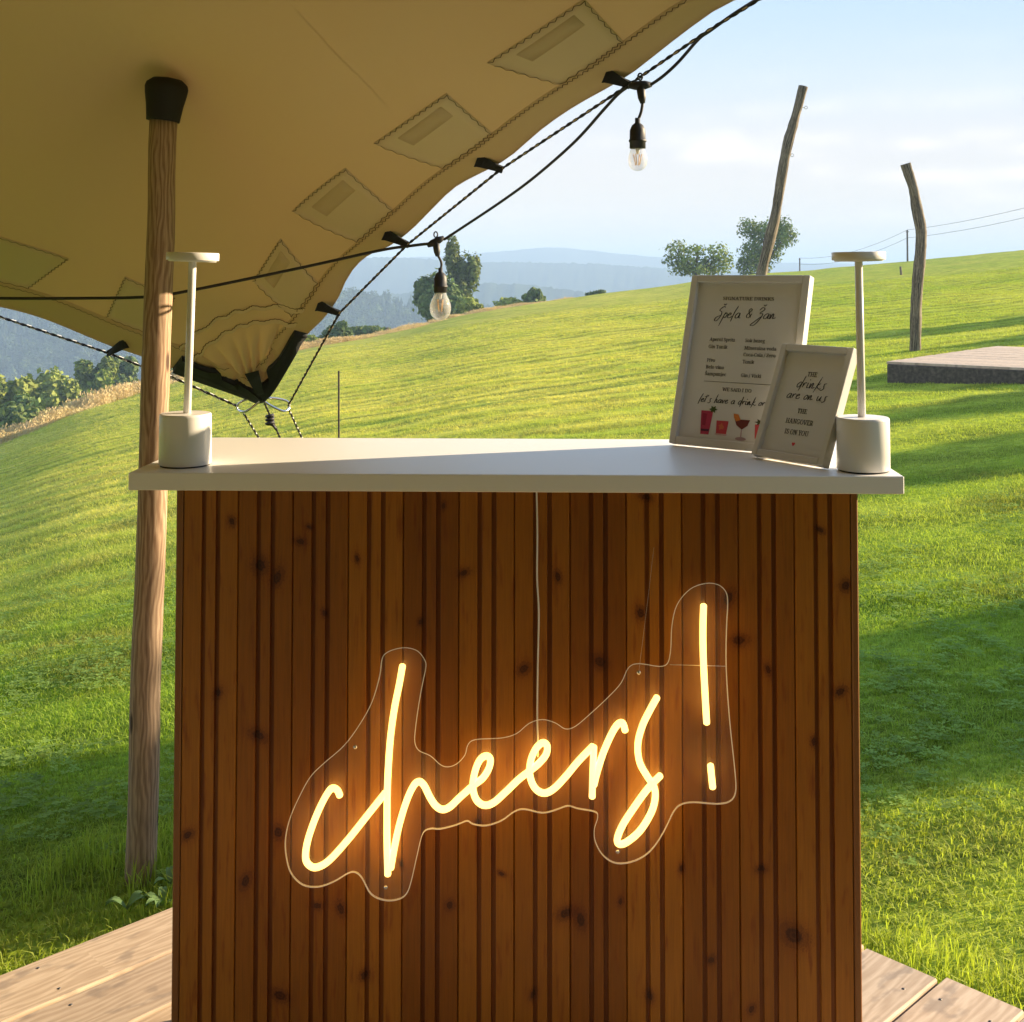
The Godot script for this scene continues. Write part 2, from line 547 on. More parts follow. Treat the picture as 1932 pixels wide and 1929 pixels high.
func tuft(count: int, h0: float, h1: float, spread: float, width: float, lean: float, head := false) -> ArrayMesh:
	var st := tool()
	for i in count:
		var base := Vector3(rng.randf_range(-1, 1) * spread, -0.008, rng.randf_range(-1, 1) * spread)
		var yaw := rng.randf() * TAU
		var h := rng.randf_range(h0, h1)
		var d := Vector3(cos(yaw), 0, sin(yaw))
		var w := Vector3(-d.z, 0, d.x) * width * rng.randf_range(0.7, 1.3)
		var l := lean * rng.randf_range(0.3, 1.4)
		var mid := base + Vector3(0, h * 0.6, 0) + d * l * h * 0.3
		var tip := base + Vector3(0, h * (1.0 - 0.25 * l), 0) + d * l * h
		var shade := rng.randf_range(0.75, 1.25)
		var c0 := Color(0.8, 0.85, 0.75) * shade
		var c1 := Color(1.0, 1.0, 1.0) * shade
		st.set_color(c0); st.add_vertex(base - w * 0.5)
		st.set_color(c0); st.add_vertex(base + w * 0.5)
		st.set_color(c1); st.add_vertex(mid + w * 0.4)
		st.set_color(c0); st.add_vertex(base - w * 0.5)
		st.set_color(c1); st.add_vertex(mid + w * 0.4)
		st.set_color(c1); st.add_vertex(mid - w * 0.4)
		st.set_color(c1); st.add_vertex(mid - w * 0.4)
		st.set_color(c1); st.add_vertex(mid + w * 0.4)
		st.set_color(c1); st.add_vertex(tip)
		if head:
			for k in 3:
				var q := tip + Vector3(rng.randf_range(-1, 1) * width * 2, -k * h * 0.05, rng.randf_range(-1, 1) * width * 2)
				st.set_color(c1); st.add_vertex(q - w * 1.6)
				st.set_color(c1); st.add_vertex(q + w * 1.6)
				st.set_color(c1); st.add_vertex(q + Vector3(0, h * 0.09, 0))
	st.generate_normals()
	return st.commit()

func scatter(called: String, mesh: Mesh, material: Material, spots: Array, label: String, category: String) -> void:
	var mm := MultiMesh.new()
	mm.transform_format = MultiMesh.TRANSFORM_3D
	mm.use_colors = true
	mm.mesh = mesh
	mm.instance_count = spots.size()
	var buf := PackedFloat32Array()
	buf.resize(spots.size() * 16)
	var i := 0
	for s in spots:   # [position, yaw, scale xz, scale y, colour]
		var cs: float = cos(s[1]) * s[2]
		var sn: float = sin(s[1]) * s[2]
		var p: Vector3 = s[0]
		var c: Color = s[4]
		buf[i] = cs; buf[i + 1] = 0; buf[i + 2] = sn; buf[i + 3] = p.x
		buf[i + 4] = 0; buf[i + 5] = s[3]; buf[i + 6] = 0; buf[i + 7] = p.y
		buf[i + 8] = -sn; buf[i + 9] = 0; buf[i + 10] = cs; buf[i + 11] = p.z
		buf[i + 12] = c.r; buf[i + 13] = c.g; buf[i + 14] = c.b; buf[i + 15] = 1
		i += 16
	mm.buffer = buf
	var o := MultiMeshInstance3D.new()
	o.name = numbered(called)
	o.multimesh = mm
	o.material_override = material
	add_child(o)
	tag(o, label, category, "", "stuff")

const DECK_ORIGIN := Vector3(-1.22, 0, -2.739)
const ALONG := Vector3(0.7071, 0, -0.7071)
const ACROSS := Vector3(0.7071, 0, 0.7071)
const DECK_END := 1.483

func on_deck(x: float, z: float, margin := 0.0) -> bool:
	var q := Vector3(x, 0, z) - DECK_ORIGIN
	return q.dot(ACROSS) > -margin and q.dot(ALONG) < DECK_END + margin

func build_grass() -> void:
	rng.seed = 77
	var near_mesh := [tuft(17, 0.020, 0.050, 0.045, 0.0034, 0.75), tuft(15, 0.018, 0.045, 0.045, 0.0038, 1.0), tuft(14, 0.03, 0.085, 0.045, 0.0034, 0.55)]
	var sets := [[], [], []]
	var d := 2.4
	while d < 62.0:
		# rings of ground straight ahead, thinning out with distance
		var step := 0.039 * (1.0 if d < 7.0 else pow(d / 7.0, 0.95))
		var x := -0.62 * d - 0.6
		while x < 0.56 * d + 0.6:
			var px := x + rng.randf_range(-0.5, 0.5) * step
			var pz := -d + rng.randf_range(-0.5, 0.5) * step
			x += step
			if on_deck(px, pz, 0.0): continue
			var az := atan2(px, -pz)
			if sqrt(px * px + pz * pz) > ridge_r(az): continue
			var patch: float = noise.get_noise_2d(px * 30.0, pz * 30.0 + 90.0)
			var edge := 1.0
			if on_deck(px, pz, 0.35): edge = 1.21      # the mower leaves it long against the boards and the pole
			if Vector2(px + 1.17, pz + 3.55).length() < 0.28: edge = 1.7
			var c := lawn_colour(px, pz)
			c = c.lerp(Color(0.30, 0.26, 0.09), clampf(patch * 1.6 - 0.35, 0, 0.55))
			c = c * rng.randf_range(0.75, 1.2)
			var k := (2 if edge > 1.2 else 0) if patch < 0.1 else (1 if rng.randf() < 0.7 else 0)
			var grow := maxf(1.0, step / 0.075)
			sets[k].append([Vector3(px, ground(px, pz), pz), rng.randf() * TAU, grow * rng.randf_range(0.8, 1.2), edge * rng.randf_range(0.7, 1.15) * (1.0 + 0.35 * patch) * pow(grow, 0.35), c])
		d += step
	for k in 3:
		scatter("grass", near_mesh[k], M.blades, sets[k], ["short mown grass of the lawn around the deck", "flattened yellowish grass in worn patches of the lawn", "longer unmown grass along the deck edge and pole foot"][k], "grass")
	print("grass tufts ", sets[0].size(), " ", sets[1].size(), " ", sets[2].size())
	var clover := tool()
	for k in 9:
		var yaw := rng.randf() * TAU
		var d2 := rng.randf() * 0.05
		var c := Vector3(cos(yaw) * d2, rng.randf_range(0.022, 0.045), sin(yaw) * d2)
		for j in 3:
			var a := yaw + TAU * j / 3.0
			var ld := Vector3(cos(a), 0.25, sin(a)) * 0.0075
			var ls := Vector3(-sin(a), 0, cos(a)) * 0.005
			clover.set_color(Color(1, 1, 1))
			quad(clover, c, c + ld + ls, c + ld * 1.5, c + ld - ls)
	var leafy := []
	for i in 5200:
		var z := -rng.randf_range(2.6, 9.0)
		var x := rng.randf_range(-0.6, 0.56) * -z
		if on_deck(x, z, 0.0) or noise.get_noise_2d(x * 45.0 + 300.0, z * 45.0) < 0.02: continue
		leafy.append([Vector3(x, ground(x, z), z), rng.randf() * TAU, rng.randf_range(0.8, 1.5), rng.randf_range(0.7, 1.2), Color(0.28, 0.40, 0.09) * rng.randf_range(0.7, 1.2)])
	scatter("clover", done(clover), M.blades, leafy, "small clover leaves scattered among the lawn grass", "clover")
	# tall dry grass along the upper edge of the meadow
	var dry := tuft(22, 0.26, 0.62, 0.35, 0.016, 0.28, true)
	var spots := []
	for i in 5000:
		var u := rng.randf_range(-0.56, 0.02)
		var az := atan(u)
		var rr := ridge_r(az)
		var w := lerpf(7.0, 2.5, clampf((u + 0.40) / 0.2, 0, 1))
		var r := rr - 1.0 + rng.randf_range(-0.25, 1.0) * w
		var p := Vector3(r * sin(az), 0, -r * cos(az))
		p.y = ground(p.x, p.z) - 0.05
		var gap: float = clampf(0.75 + noise.get_noise_2d(p.x * 12.0, p.z * 12.0) * 1.2, 0.25, 1.2) * lerpf(1.0, 0.6, clampf((u + 0.15) / 0.15, 0, 1))
		spots.append([p, rng.randf() * TAU, 1.0, gap * rng.randf_range(0.7, 1.15) * lerpf(1.0, 0.5, clampf((u + 0.24) / 0.08, 0, 1)), Color(0.62, 0.50, 0.31).lerp(Color(0.54, 0.47, 0.24), rng.randf())])
	scatter("tall_dry_grass", dry, M.straw, spots, "strip of tall dry straw coloured grass along the far meadow edge", "dry grass")

# ---------------------------------------------------------------- trees
func crown_mesh(blobs: Array, leaf: float, count: int, tone: Color) -> ArrayMesh:
	# blobs: [centre, radii]; leaf faces scattered near the surface of each blob, some inside, some stray twigs outside
	var v := PackedVector3Array()
	var nn := PackedVector3Array()
	var cc := PackedColorArray()
	var total := 0.0
	for b in blobs: total += b[1].x * b[1].y
	for b in blobs:
		var c: Vector3 = b[0]
		var rad: Vector3 = b[1]
		var many := int(count * rad.x * rad.y / total)
		var blob_tone := tone * rng.randf_range(0.8, 1.2)
		for i in many:
			var d := Vector3(rng.randfn(), rng.randfn(), rng.randfn()).normalized()
			var lump: float = 1.0 + 0.42 * noise.get_noise_3d(d.x * 70.0 + c.x * 37.0, d.y * 70.0 + c.y * 31.0, d.z * 70.0)
			var s := pow(rng.randf(), 0.28) * lump
			if rng.randf() < 0.12: s *= rng.randf_range(1.05, 1.3)
			var p := c + d * rad * s
			var nrm := (d + Vector3(rng.randfn(), rng.randfn() + 0.3, rng.randfn()) * 0.55).normalized()
			var t1 := nrm.cross(Vector3(rng.randfn(), rng.randfn(), rng.randfn())).normalized()
			var t2 := nrm.cross(t1)
			var h := leaf * rng.randf_range(0.55, 1.25)
			var col := blob_tone * rng.randf_range(0.7, 1.3)
			col = col.lerp(Color(col.g * 1.05, col.g * 1.1, col.b * 0.8), rng.randf() * 0.5)
			for q in [p - t1 * h, p + t2 * h * 0.6, p + t1 * h, p - t1 * h, p + t1 * h, p - t2 * h * 0.6]:
				v.append(q); nn.append(nrm); cc.append(col)
	var arr := []
	arr.resize(Mesh.ARRAY_MAX)
	arr[Mesh.ARRAY_VERTEX] = v
	arr[Mesh.ARRAY_NORMAL] = nn
	arr[Mesh.ARRAY_COLOR] = cc
	var m := ArrayMesh.new()
	m.add_surface_from_arrays(Mesh.PRIMITIVE_TRIANGLES, arr)
	return m

func tree(called: String, label: String, where: Vector3, blobs: Array, leaf: float, count: int, tone: Color, trunk: float, group: String, category := "tree") -> Node3D:
	var t := thing(called, label, category, where, group)
	put("crown", crown_mesh(blobs, leaf, count, tone), M.leaves, t)
	var st := tool()
	var top: Vector3 = blobs[0][0]
	var lean := Vector3(rng.randf_range(-0.15, 0.15), 0, rng.randf_range(-0.15, 0.15)) * top.y * 0.3
	var fork := Vector3(top.x * 0.4, top.y * 0.5, top.z * 0.4) + lean
	tube(st, [Vector3(0, -0.5, 0), Vector3(0, fork.y * 0.3, 0) + lean * 0.2, fork, top], [trunk * 1.35, trunk, trunk * 0.75, trunk * 0.2], 7)
	for b in blobs.slice(1):
		tube(st, [fork * 0.85, fork.lerp(b[0], 0.55) + Vector3(0, -0.1 * top.y * 0.2, 0), b[0]], [trunk * 0.5, trunk * 0.3, trunk * 0.1], 5)
	put("trunk", done(st), M.bark, t)
	return t

# a tree given by where its crown shows in the survey picture: left, top, right, bottom, at a distance ahead
func tree_at(called: String, label: String, box: Array, ahead: float, n_blobs: int, leaf: float, count: int, tone: Color, group: String, category := "tree", shape := 0) -> void:
	var a := at(box[0], box[1], ahead)
	var b := at(box[2], box[3], ahead)
	var cx := (a.x + b.x) * 0.5
	var g := ground(cx, -ahead)
	var base := Vector3(cx, g, -ahead)
	var top := a.y - g
	var low := maxf(b.y - g, 0.3)
	var w := (b.x - a.x) * 0.5
	var h := (top - low) * 0.5
	var mid := low + h
	var blobs := []
	if shape == 1:   # round bush-like crown
		blobs.append([Vector3(0, mid, 0), Vector3(w * 0.72, h * 0.8, w * 0.72)])
	else:
		blobs.append([Vector3(0, mid, 0), Vector3(w * 0.6, h * 0.72, w * 0.6)])
	for i in n_blobs:
		var ang := TAU * i / n_blobs + rng.randf() * 0.8
		var lev := rng.randf_range(-0.7, 0.78)
		var out := sqrt(1.0 - lev * lev) * (0.66 if shape == 1 else 0.78)
		var rad := rng.randf_range(0.28, 0.42)
		blobs.append([Vector3(cos(ang) * w * out, mid + lev * h, sin(ang) * w * out), Vector3(w * rad, h * rad * 1.05, w * rad)])
	tree(called, label, base, blobs, leaf, count, tone, clampf(w * 0.09, 0.06, 0.4), group, category)

func build_trees() -> void:
	rng.seed = 5
	var g1 := "trees in the hollow behind the left meadow edge"
	var green := Color(0.162, 0.220, 0.051)
	var deep := Color(0.109, 0.167, 0.054)
	var olive := Color(0.216, 0.262, 0.065)
	tree_at("broadleaf_tree", "leftmost bushy green tree at the picture edge behind dry grass", [-40, 708, 62, 830], 96.0, 7, 0.29, 8840, olive, g1)
	tree_at("broadleaf_tree", "large round light green tree second from the left edge", [52, 686, 142, 800], 112.0, 8, 0.29, 10540, olive, g1)
	tree_at("broadleaf_tree", "low dark shrubby tree in front of the large round one", [10, 752, 104, 830], 84.0, 6, 0.24, 7140, deep, g1)
	tree_at("broadleaf_tree", "tall green tree just left of the tent pole with ragged top", [134, 684, 222, 790], 118.0, 8, 0.29, 9520, green, g1)
	tree_at("broadleaf_tree", "dark tree half hidden behind the tent pole", [196, 676, 266, 770], 132.0, 6, 0.29, 7140, deep, g1)
	tree_at("broadleaf_tree", "small tree between the tent pole and the left table lamp", [300, 690, 362, 760], 128.0, 5, 0.29, 4420, deep, g1)
	var g2 := "trees behind the middle of the meadow ridge"
	tree_at("round_tree", "dense dark round tree behind the lower hanging bulb", [782, 508, 880, 640], 108.0, 8, 0.27, 11900, deep, g2, "tree", 1)
	tree_at("tall_tree", "tall narrow loose tree rising behind the round tree", [838, 455, 902, 610], 114.0, 8, 0.23, 3400, Color(0.136, 0.171, 0.060), g2)
	tree_at("small_tree", "small light green tree at the foot of the tall narrow tree", [858, 560, 912, 606], 100.0, 4, 0.20, 3400, olive, g2)
	tree_at("bush", "flat green bush right of the round tree on the ridge", [928, 560, 990, 592], 118.0, 4, 0.24, 3400, olive, g2, "bush", 1)
	tree_at("bush", "rounded dark bush right of the flat green bush", [978, 547, 1040, 586], 124.0, 5, 0.24, 4080, deep, g2, "bush")
	tree_at("bush", "tiny dark bush alone on the middle of the ridge", [1104, 548, 1146, 566], 130.0, 3, 0.23, 1700, deep, g2, "bush")
	tree_at("bush", "pale bush behind the rope right of the tent corner", [560, 632, 604, 672], 88.0, 4, 0.23, 3060, olive, g2, "bush", 1)
	tree_at("bush", "grey green tree behind the ridge right of the tent strap", [600, 608, 662, 655], 112.0, 5, 0.27, 4080, deep, g2, "tree")
	tree_at("bush", "row of low bushes behind the fence post on the ridge", [660, 612, 735, 640], 120.0, 6, 0.27, 4080, deep, g2, "bush")
	var g3 := "trees standing on the skyline left of the right lamp"
	tree_at("sparse_tree", "sparse light green tree on the skyline left of the large sign", [1256, 452, 1376, 540], 122.0, 12, 0.18, 2550, Color(0.160, 0.217, 0.068), g3)
	tree_at("leafy_tree", "fuller green tree behind the taller leaning post", [1384, 412, 1504, 522], 128.0, 11, 0.18, 4930, Color(0.112, 0.171, 0.051), g3)
	# the row of trees off to the right whose long shadows lie across the lawn
	var s := Vector3(sin(deg_to_rad(SUN_AZ)), 0, -cos(deg_to_rad(SUN_AZ)))
	var p := Vector3(-s.z, 0, s.x)
	var g4 := "trees to the right that shade the lawn"
	for q in [[9.0, -0.55, 4.6, 1.15], [10.5, 1.5, 5.0, 1.3], [14.0, -4.1, 4.4, 0.95], [20.0, -8.0, 3.7, 1.2], [22.0, -10.6, 3.5, 1.1], [26.0, -16.6, 2.9, 1.0], [27.0, -20.5, 3.0, 1.3]]:
		var w: Vector3 = s * q[0] + p * -q[1] * -1.0
		w.y = ground(w.x, w.z)
		var h: float = q[2]
		var r: float = q[3]
		var blobs := [[Vector3(0, h * 0.52, 0), Vector3(r * 0.8, h * 0.46, r * 0.8)]]
		for k in 5:
			blobs.append([Vector3(cos(k * 1.3) * r * 0.4, h * (0.25 + 0.13 * k), sin(k * 1.3) * r * 0.4), Vector3(r * 0.5, h * 0.18, r * 0.5)])
		tree("shade_tree", "tree beyond the right edge of the picture, %s from the bar" % ["nearest and frontmost", "second nearest", "third nearest", "fourth nearest", "fifth nearest", "next to farthest", "farthest"][g4_index], w, blobs, 0.16, 4200, green, 0.09, g4)
		g4_index += 1
var g4_index := 0

# ---------------------------------------------------------------- distant hills
func hill(called: String, label: String, ahead: float, depth: float, xs: Array, ys: Array, low: float, col: Color, rough: float, step := 6.0) -> void:
	# a ridge whose crest shows at survey heights ys over survey columns xs
	var st := tool()
	var cols := []
	var x := -600.0
	while x <= 2500.0:
		var crest := at(x, table(xs, ys, x), ahead)
		var row := []
		for k in 13:
			var t := k / 12.0           # foot (0) to crest (0.75) to the back
			var q: Vector3
			if t <= 0.75:
				var f := t / 0.75
				q = crest * Vector3(1, 0, 1)
				q = q * (1.0 - (1.0 - f) * depth / ahead)
				q.y = lerpf(low, crest.y, pow(f, 0.9)) + rough * (noise.get_noise_2d(x * 8.0, ahead + f * 160.0) * 0.6 + fine.get_noise_2d(x * 6.0, ahead + f * 90.0) * 0.7) * smoothstep(0.1, 0.9, f) + rough * 1.6 * noise.get_noise_2d(x * 1.2, t * 400.0 + ahead) * sin(f * PI)
			else:
				var f := (t - 0.75) / 0.25
				q = crest * Vector3(1, 0, 1) * (1.0 + f * 0.12)
				q.y = lerpf(crest.y, low, f * f) - 3.0
			row.append(q)
		cols.append(row)
		x += step
	for i in cols.size() - 1:
		for k in 12:
			var tone: float = 1.0 + 0.6 * noise.get_noise_2d(cols[i][k].x * 0.25, cols[i][k].z * 0.8 + cols[i][k].y * 2.0)
			st.set_color(col * tone)
			quad(st, cols[i][k], cols[i][k + 1], cols[i + 1][k + 1], cols[i + 1][k])
	tag(put(called, done(st), M.hill), label, "", "", "structure")

const FOREST_X := [-600.0, 0.0, 300.0, 560.0, 687.0, 800.0, 950.0, 1200.0, 2500.0]
const FOREST_Y := [520.0, 540.0, 545.0, 553.0, 568.0, 582.0, 600.0, 622.0, 640.0]

func build_hills() -> void:
	hill("far_mountains", "faintest blue mountain range on the horizon", 2900.0, 500.0, [-600, 600, 800, 950, 1044, 1120, 1250, 1500, 2500], [498, 488, 485, 474, 467, 474, 486, 496, 504], -130.0, Color(0.06, 0.07, 0.06), 2.0, 12.0)
	hill("distant_ridge", "long pale blue ridge across the horizon", 2000.0, 500.0, [-600, 500, 660, 707, 774, 905, 935, 1051, 1150, 1250, 1400, 1700, 2500], [500, 486, 488, 485, 487, 495, 494, 496, 500, 506, 512, 520, 530], -130.0, Color(0.045, 0.06, 0.035), 3.2, 5.0)
	hill("middle_ridge", "blue wooded ridge below the long pale one", 1350.0, 350.0, [-600, 600, 735, 830, 905, 1000, 1063, 1170, 1300, 2500], [540, 556, 556, 542, 535, 538, 546, 562, 585, 640], -130.0, Color(0.045, 0.06, 0.03), 3.0, 5.0)
	hill("forest_slope", "near hillside under the far wood, behind the left trees", 900.0, 420.0, FOREST_X, FOREST_Y, -150.0, Color(0.035, 0.05, 0.02), 2.0, 8.0)
	# the wood on that slope: many conifers and broadleaf crowns that read as one mass
	rng.seed = 31
	var fir := tool()
	for k in 5:
		var y0 := 0.12 + k * 0.17
		var r0 := 0.26 * (1.0 - k * 0.17)
		for j in 9:
			var a0 := TAU * j / 9.0
			var a1 := TAU * (j + 1) / 9.0
			var j0 := 1.0 + 0.35 * sin(j * 5.1 + k * 2.0)
			var j1 := 1.0 + 0.35 * sin(((j + 1) % 9) * 5.1 + k * 2.0)
			fir.set_color(Color(1, 1, 1) * (0.8 + 0.4 * fmod(j * 0.37 + k * 0.21, 1.0)))
			tri(fir, Vector3(cos(a0) * r0 * j0, y0, sin(a0) * r0 * j0), Vector3(0, y0 + 0.3, 0), Vector3(cos(a1) * r0 * j1, y0, sin(a1) * r0 * j1))
	var fir_mesh := done(fir)
	var blobs := []
	for k in 5: blobs.append([Vector3(rng.randf_range(-0.2, 0.2), rng.randf_range(0.35, 0.75), rng.randf_range(-0.2, 0.2)), Vector3(0.24, 0.26, 0.24)])
	var leaf_mesh := crown_mesh(blobs, 0.07, 420, Color(1, 1, 1))
	var sets := [[], []]
	for i in 9000:
		var x := rng.randf_range(-350.0, 1000.0)
		var f := rng.randf()
		var crest := at(x, table(FOREST_X, FOREST_Y, x), 900.0)
		var q := crest * Vector3(1, 0, 1) * (1.0 - (1.0 - f) * 420.0 / 900.0)
		q.y = lerpf(-150.0, crest.y - 4.0, pow(f, 0.9)) + 2.0 * 1.6 * noise.get_noise_2d(x * 1.2, f * 0.75 * 400.0 + 900.0) * sin(f * PI)
		var conifer := noise.get_noise_2d(q.x * 0.5, q.z * 0.5) + rng.randf_range(-0.25, 0.25) > -0.02
		var h := rng.randf_range(9.0, 17.0)
		var c := Color(0.03, 0.05, 0.022) if conifer else Color(0.075, 0.105, 0.03)
		sets[0 if conifer else 1].append([q + Vector3(0, -1, 0), rng.randf() * TAU, h * (0.8 if conifer else 0.9), h, c * rng.randf_range(0.6, 1.5)])
	scatter("far_conifers", fir_mesh, M.leaves, sets[0], "far off conifers of the wooded hillside beyond the meadow", "woodland")
	scatter("far_broadleaves", leaf_mesh, M.leaves, sets[1], "far off broadleaf crowns among the conifers on the hillside", "woodland")

# ---------------------------------------------------------------- deck
func build_deck() -> void:
	rng.seed = 9
	var deck := Node3D.new()
	deck.name = numbered("deck")
	add_child(deck)
	tag(deck, "pale wooden deck of wide boards under the bar", "", "", "structure")
	deck.transform = Transform3D(Basis(ALONG, Vector3.UP, ACROSS), DECK_ORIGIN)
	var pitch := 0.184
	for i in 24:
		var l := 5.2
		var over := rng.randf_range(-0.012, 0.012)
		var st := tool(false)
		# each board is slightly cupped and has its own grain
		block(st, Vector3.ZERO, Vector3(l, 0.04, pitch - 0.007), 0.004, Basis.IDENTITY, Vector2(rng.randf() * 6.0, (i % 4) * 0.278 + 0.14))
		var o := put("plank", done(st), M.deck[i % 4], deck)
		o.position = Vector3(DECK_END - l * 0.5 + over, -0.02 + rng.randf_range(-0.0015, 0.0015), (i + 0.5) * pitch)
		o.rotation.x = rng.randf_range(-0.006, 0.006)
		for e in [0.09, 0.72, 1.4, 2.1]:      # screw heads
			for s in [-0.055, 0.055]:
				var sc := put("screw", _screw(), M.screw, o)
				sc.position = Vector3(l * 0.5 - e, 0.0202, s)
	for q in [0.0, 1.2, 2.4, 3.6]:
		var b := put("joist", block_mesh(Vector3(0.06, 0.14, 24 * pitch - 0.02), 0.003), M.deck_under, deck)
		b.position = Vector3(DECK_END - 0.06 - q, -0.112, 12 * pitch)
	var f := put("fascia", block_mesh(Vector3(5.1, 0.16, 0.03), 0.003, Vector2.ZERO, 0, 1), M.deck[1], deck)
	f.position = Vector3(DECK_END - 2.6, -0.125, 0.025)

var screw_mesh: ArrayMesh
func _screw() -> ArrayMesh:
	if screw_mesh == null:
		screw_mesh = lathe_mesh([Vector2(0.004, -0.002), Vector2(0.004, 0.0004), Vector2(0.0, 0.0008)], 6)
	return screw_mesh

# ---------------------------------------------------------------- bar counter
const BAR_AT := Vector3(-0.0645, 0, -2.396)
const BAR_TURN := -0.0292
const TOP_Y := 1.153

func bar_point(x: float, y: float, z: float) -> Vector3:
	return BAR_AT + Basis(Vector3.UP, BAR_TURN) * Vector3(x, y, z)

func build_bar() -> void:
	var bar := thing("bar_counter", "bar counter clad in dark stained vertical boards with white top", "bar counter", BAR_AT)
	bar.rotation.y = BAR_TURN
	var thick := 0.034
	var top := put("countertop", block_mesh(Vector3(1.509, thick, 0.52), 0.0015), M.white_top, bar)
	top.position = Vector3(0, TOP_Y - thick * 0.5, -0.26)
	var h := TOP_Y - thick
	var pw := BAR_W / 12.0
	var face := -0.062
	for i in 12:
		# a board with two machined grooves beside a bead, bevelled at its joints
		var x0 := -BAR_W * 0.5 + i * pw
		var g := 0.0062
		var prof := [Vector2(0.0004, -0.014), Vector2(0.0004, -0.003), Vector2(0.0022, 0.0), Vector2(0.037, 0.0), Vector2(0.038, -g), Vector2(0.0455, -g), Vector2(0.0465, -0.0008),
			Vector2(0.0655, -0.0008), Vector2(0.0665, -g), Vector2(0.0740, -g), Vector2(0.0750, 0.0), Vector2(pw - 0.0022, 0.0), Vector2(pw - 0.0004, -0.003), Vector2(pw - 0.0004, -0.014)]
		var st := tool(false)
		for k in prof.size() - 1:
			var a: Vector2 = prof[k]
			var b: Vector2 = prof[k + 1]
			var ua := (x0 + a.x) / BAR_W + 0.5
			var ub := (x0 + b.x) / BAR_W + 0.5
			quad_uv(st, [Vector3(x0 + a.x, 0.003, a.y), Vector3(x0 + a.x, h - 0.001, a.y), Vector3(x0 + b.x, h - 0.001, b.y), Vector3(x0 + b.x, 0.003, b.y)],
				[Vector2(ua, 1), Vector2(ua, 0), Vector2(ub, 0), Vector2(ub, 1)])
		var o := put("board", done(st), M.pine, bar)
		o.position = Vector3(0, 0, face + 0.0008 * sin(i * 3.7))
	# carcass behind the boards, with the return boards at both ends
	var core := put("carcass", block_mesh(Vector3(BAR_W - 0.03, h - 0.012, 0.1), 0.002), M.pine_edge, bar)
	core.position = Vector3(0, h * 0.5, face - 0.067)
	for s in [-1.0, 1.0]:
		var e := put("end_board", block_mesh(Vector3(0.0135, h - 0.004, 0.13), 0.002), M.pine_edge, bar)
		e.position = Vector3(s * (BAR_W * 0.5 + 0.0072), h * 0.5, face - 0.0635)
	build_sign(face)

# ---------------------------------------------------------------- neon sign, drawn in its own half-millimetre units
const SIGN_C := [[268, 905], [256, 882], [232, 880], [200, 930], [165, 1010], [140, 1090], [135, 1150], [155, 1178], [185, 1180], [230, 1152], [300, 1075], [380, 975], [446, 892]]
const SIGN_H := [[512, 400], [500, 470], [482, 560], [468, 660], [460, 760], [455, 870], [454, 1000], [455, 1100], [458, 1205]]
const SIGN_HE := [[470, 1180], [482, 1110], [502, 1015], [530, 922], [558, 862], [580, 846], [600, 862], [622, 905], [645, 938], [672, 952], [702, 940], [742, 902], [792, 858], [830, 828], [853, 790], [858, 757], [842, 744], [817, 760], [797, 808], [790, 862], [802, 910], [832, 933], [870, 924], [920, 880], [970, 832], [1018, 795], [1050, 768], [1076, 735], [1080, 703], [1062, 691], [1036, 714], [1016, 760], [1012, 812], [1030, 862], [1064, 884], [1102, 870], [1150, 822], [1200, 762], [1258, 702]]
const SIGN_R1 := [[1262, 704], [1258, 800], [1255, 896]]
const SIGN_R2 := [[1262, 850], [1276, 795], [1300, 722], [1330, 655], [1354, 617], [1374, 611], [1384, 640]]
const SIGN_S := [[1508, 510], [1480, 560], [1450, 622], [1433, 692], [1440, 760], [1470, 815], [1494, 850], [1500, 892], [1485, 950], [1442, 1020], [1392, 1064], [1362, 1074], [1352, 1055], [1374, 1000], [1420, 930], [1470, 862], [1520, 810]]
const SIGN_BAR := [[1690, 155], [1687, 250], [1688, 350], [1692, 450], [1700, 606]]
const SIGN_DOT := [[1714, 768], [1718, 810], [1722, 852]]
const SIGN_EDGE := [[430, 380], [450, 355], [490, 340], [530, 337], [570, 350], [597, 385], [600, 412], [588, 470], [572, 560], [560, 650], [558, 702], [575, 735], [620, 755], [660, 789], [690, 797], [725, 785], [758, 750], [770, 710], [800, 690], [900, 683], [960, 665], [1010, 625], [1060, 610], [1110, 622], [1150, 645], [1190, 635], [1250, 585], [1320, 520], [1370, 465], [1400, 405], [1440, 390], [1520, 400], [1553, 385], [1565, 330], [1570, 240], [1590, 160], [1640, 100], [1700, 77], [1750, 82], [1780, 112], [1785, 160], [1780, 250], [1778, 400], [1790, 600], [1810, 800], [1812, 880], [1790, 915], [1740, 925], [1650, 920], [1600, 930], [1570, 960], [1530, 1040], [1480, 1110], [1420, 1148], [1350, 1158], [1300, 1130], [1270, 1080], [1265, 1030], [1278, 985], [1268, 962], [1200, 950], [1160, 940], [1110, 957], [1060, 968], [990, 955], [950, 965], [900, 1000], [840, 1020], [790, 1015], [765, 1003], [720, 1020], [660, 1035], [620, 1035], [590, 1055], [570, 1130], [545, 1240], [525, 1290], [490, 1310], [440, 1312], [390, 1290], [355, 1230], [330, 1208], [300, 1210], [240, 1245], [180, 1265], [120, 1258], [75, 1215], [55, 1150], [52, 1080], [70, 1000], [110, 910], [150, 840], [200, 790], [280, 720], [340, 640], [390, 550], [420, 450]]

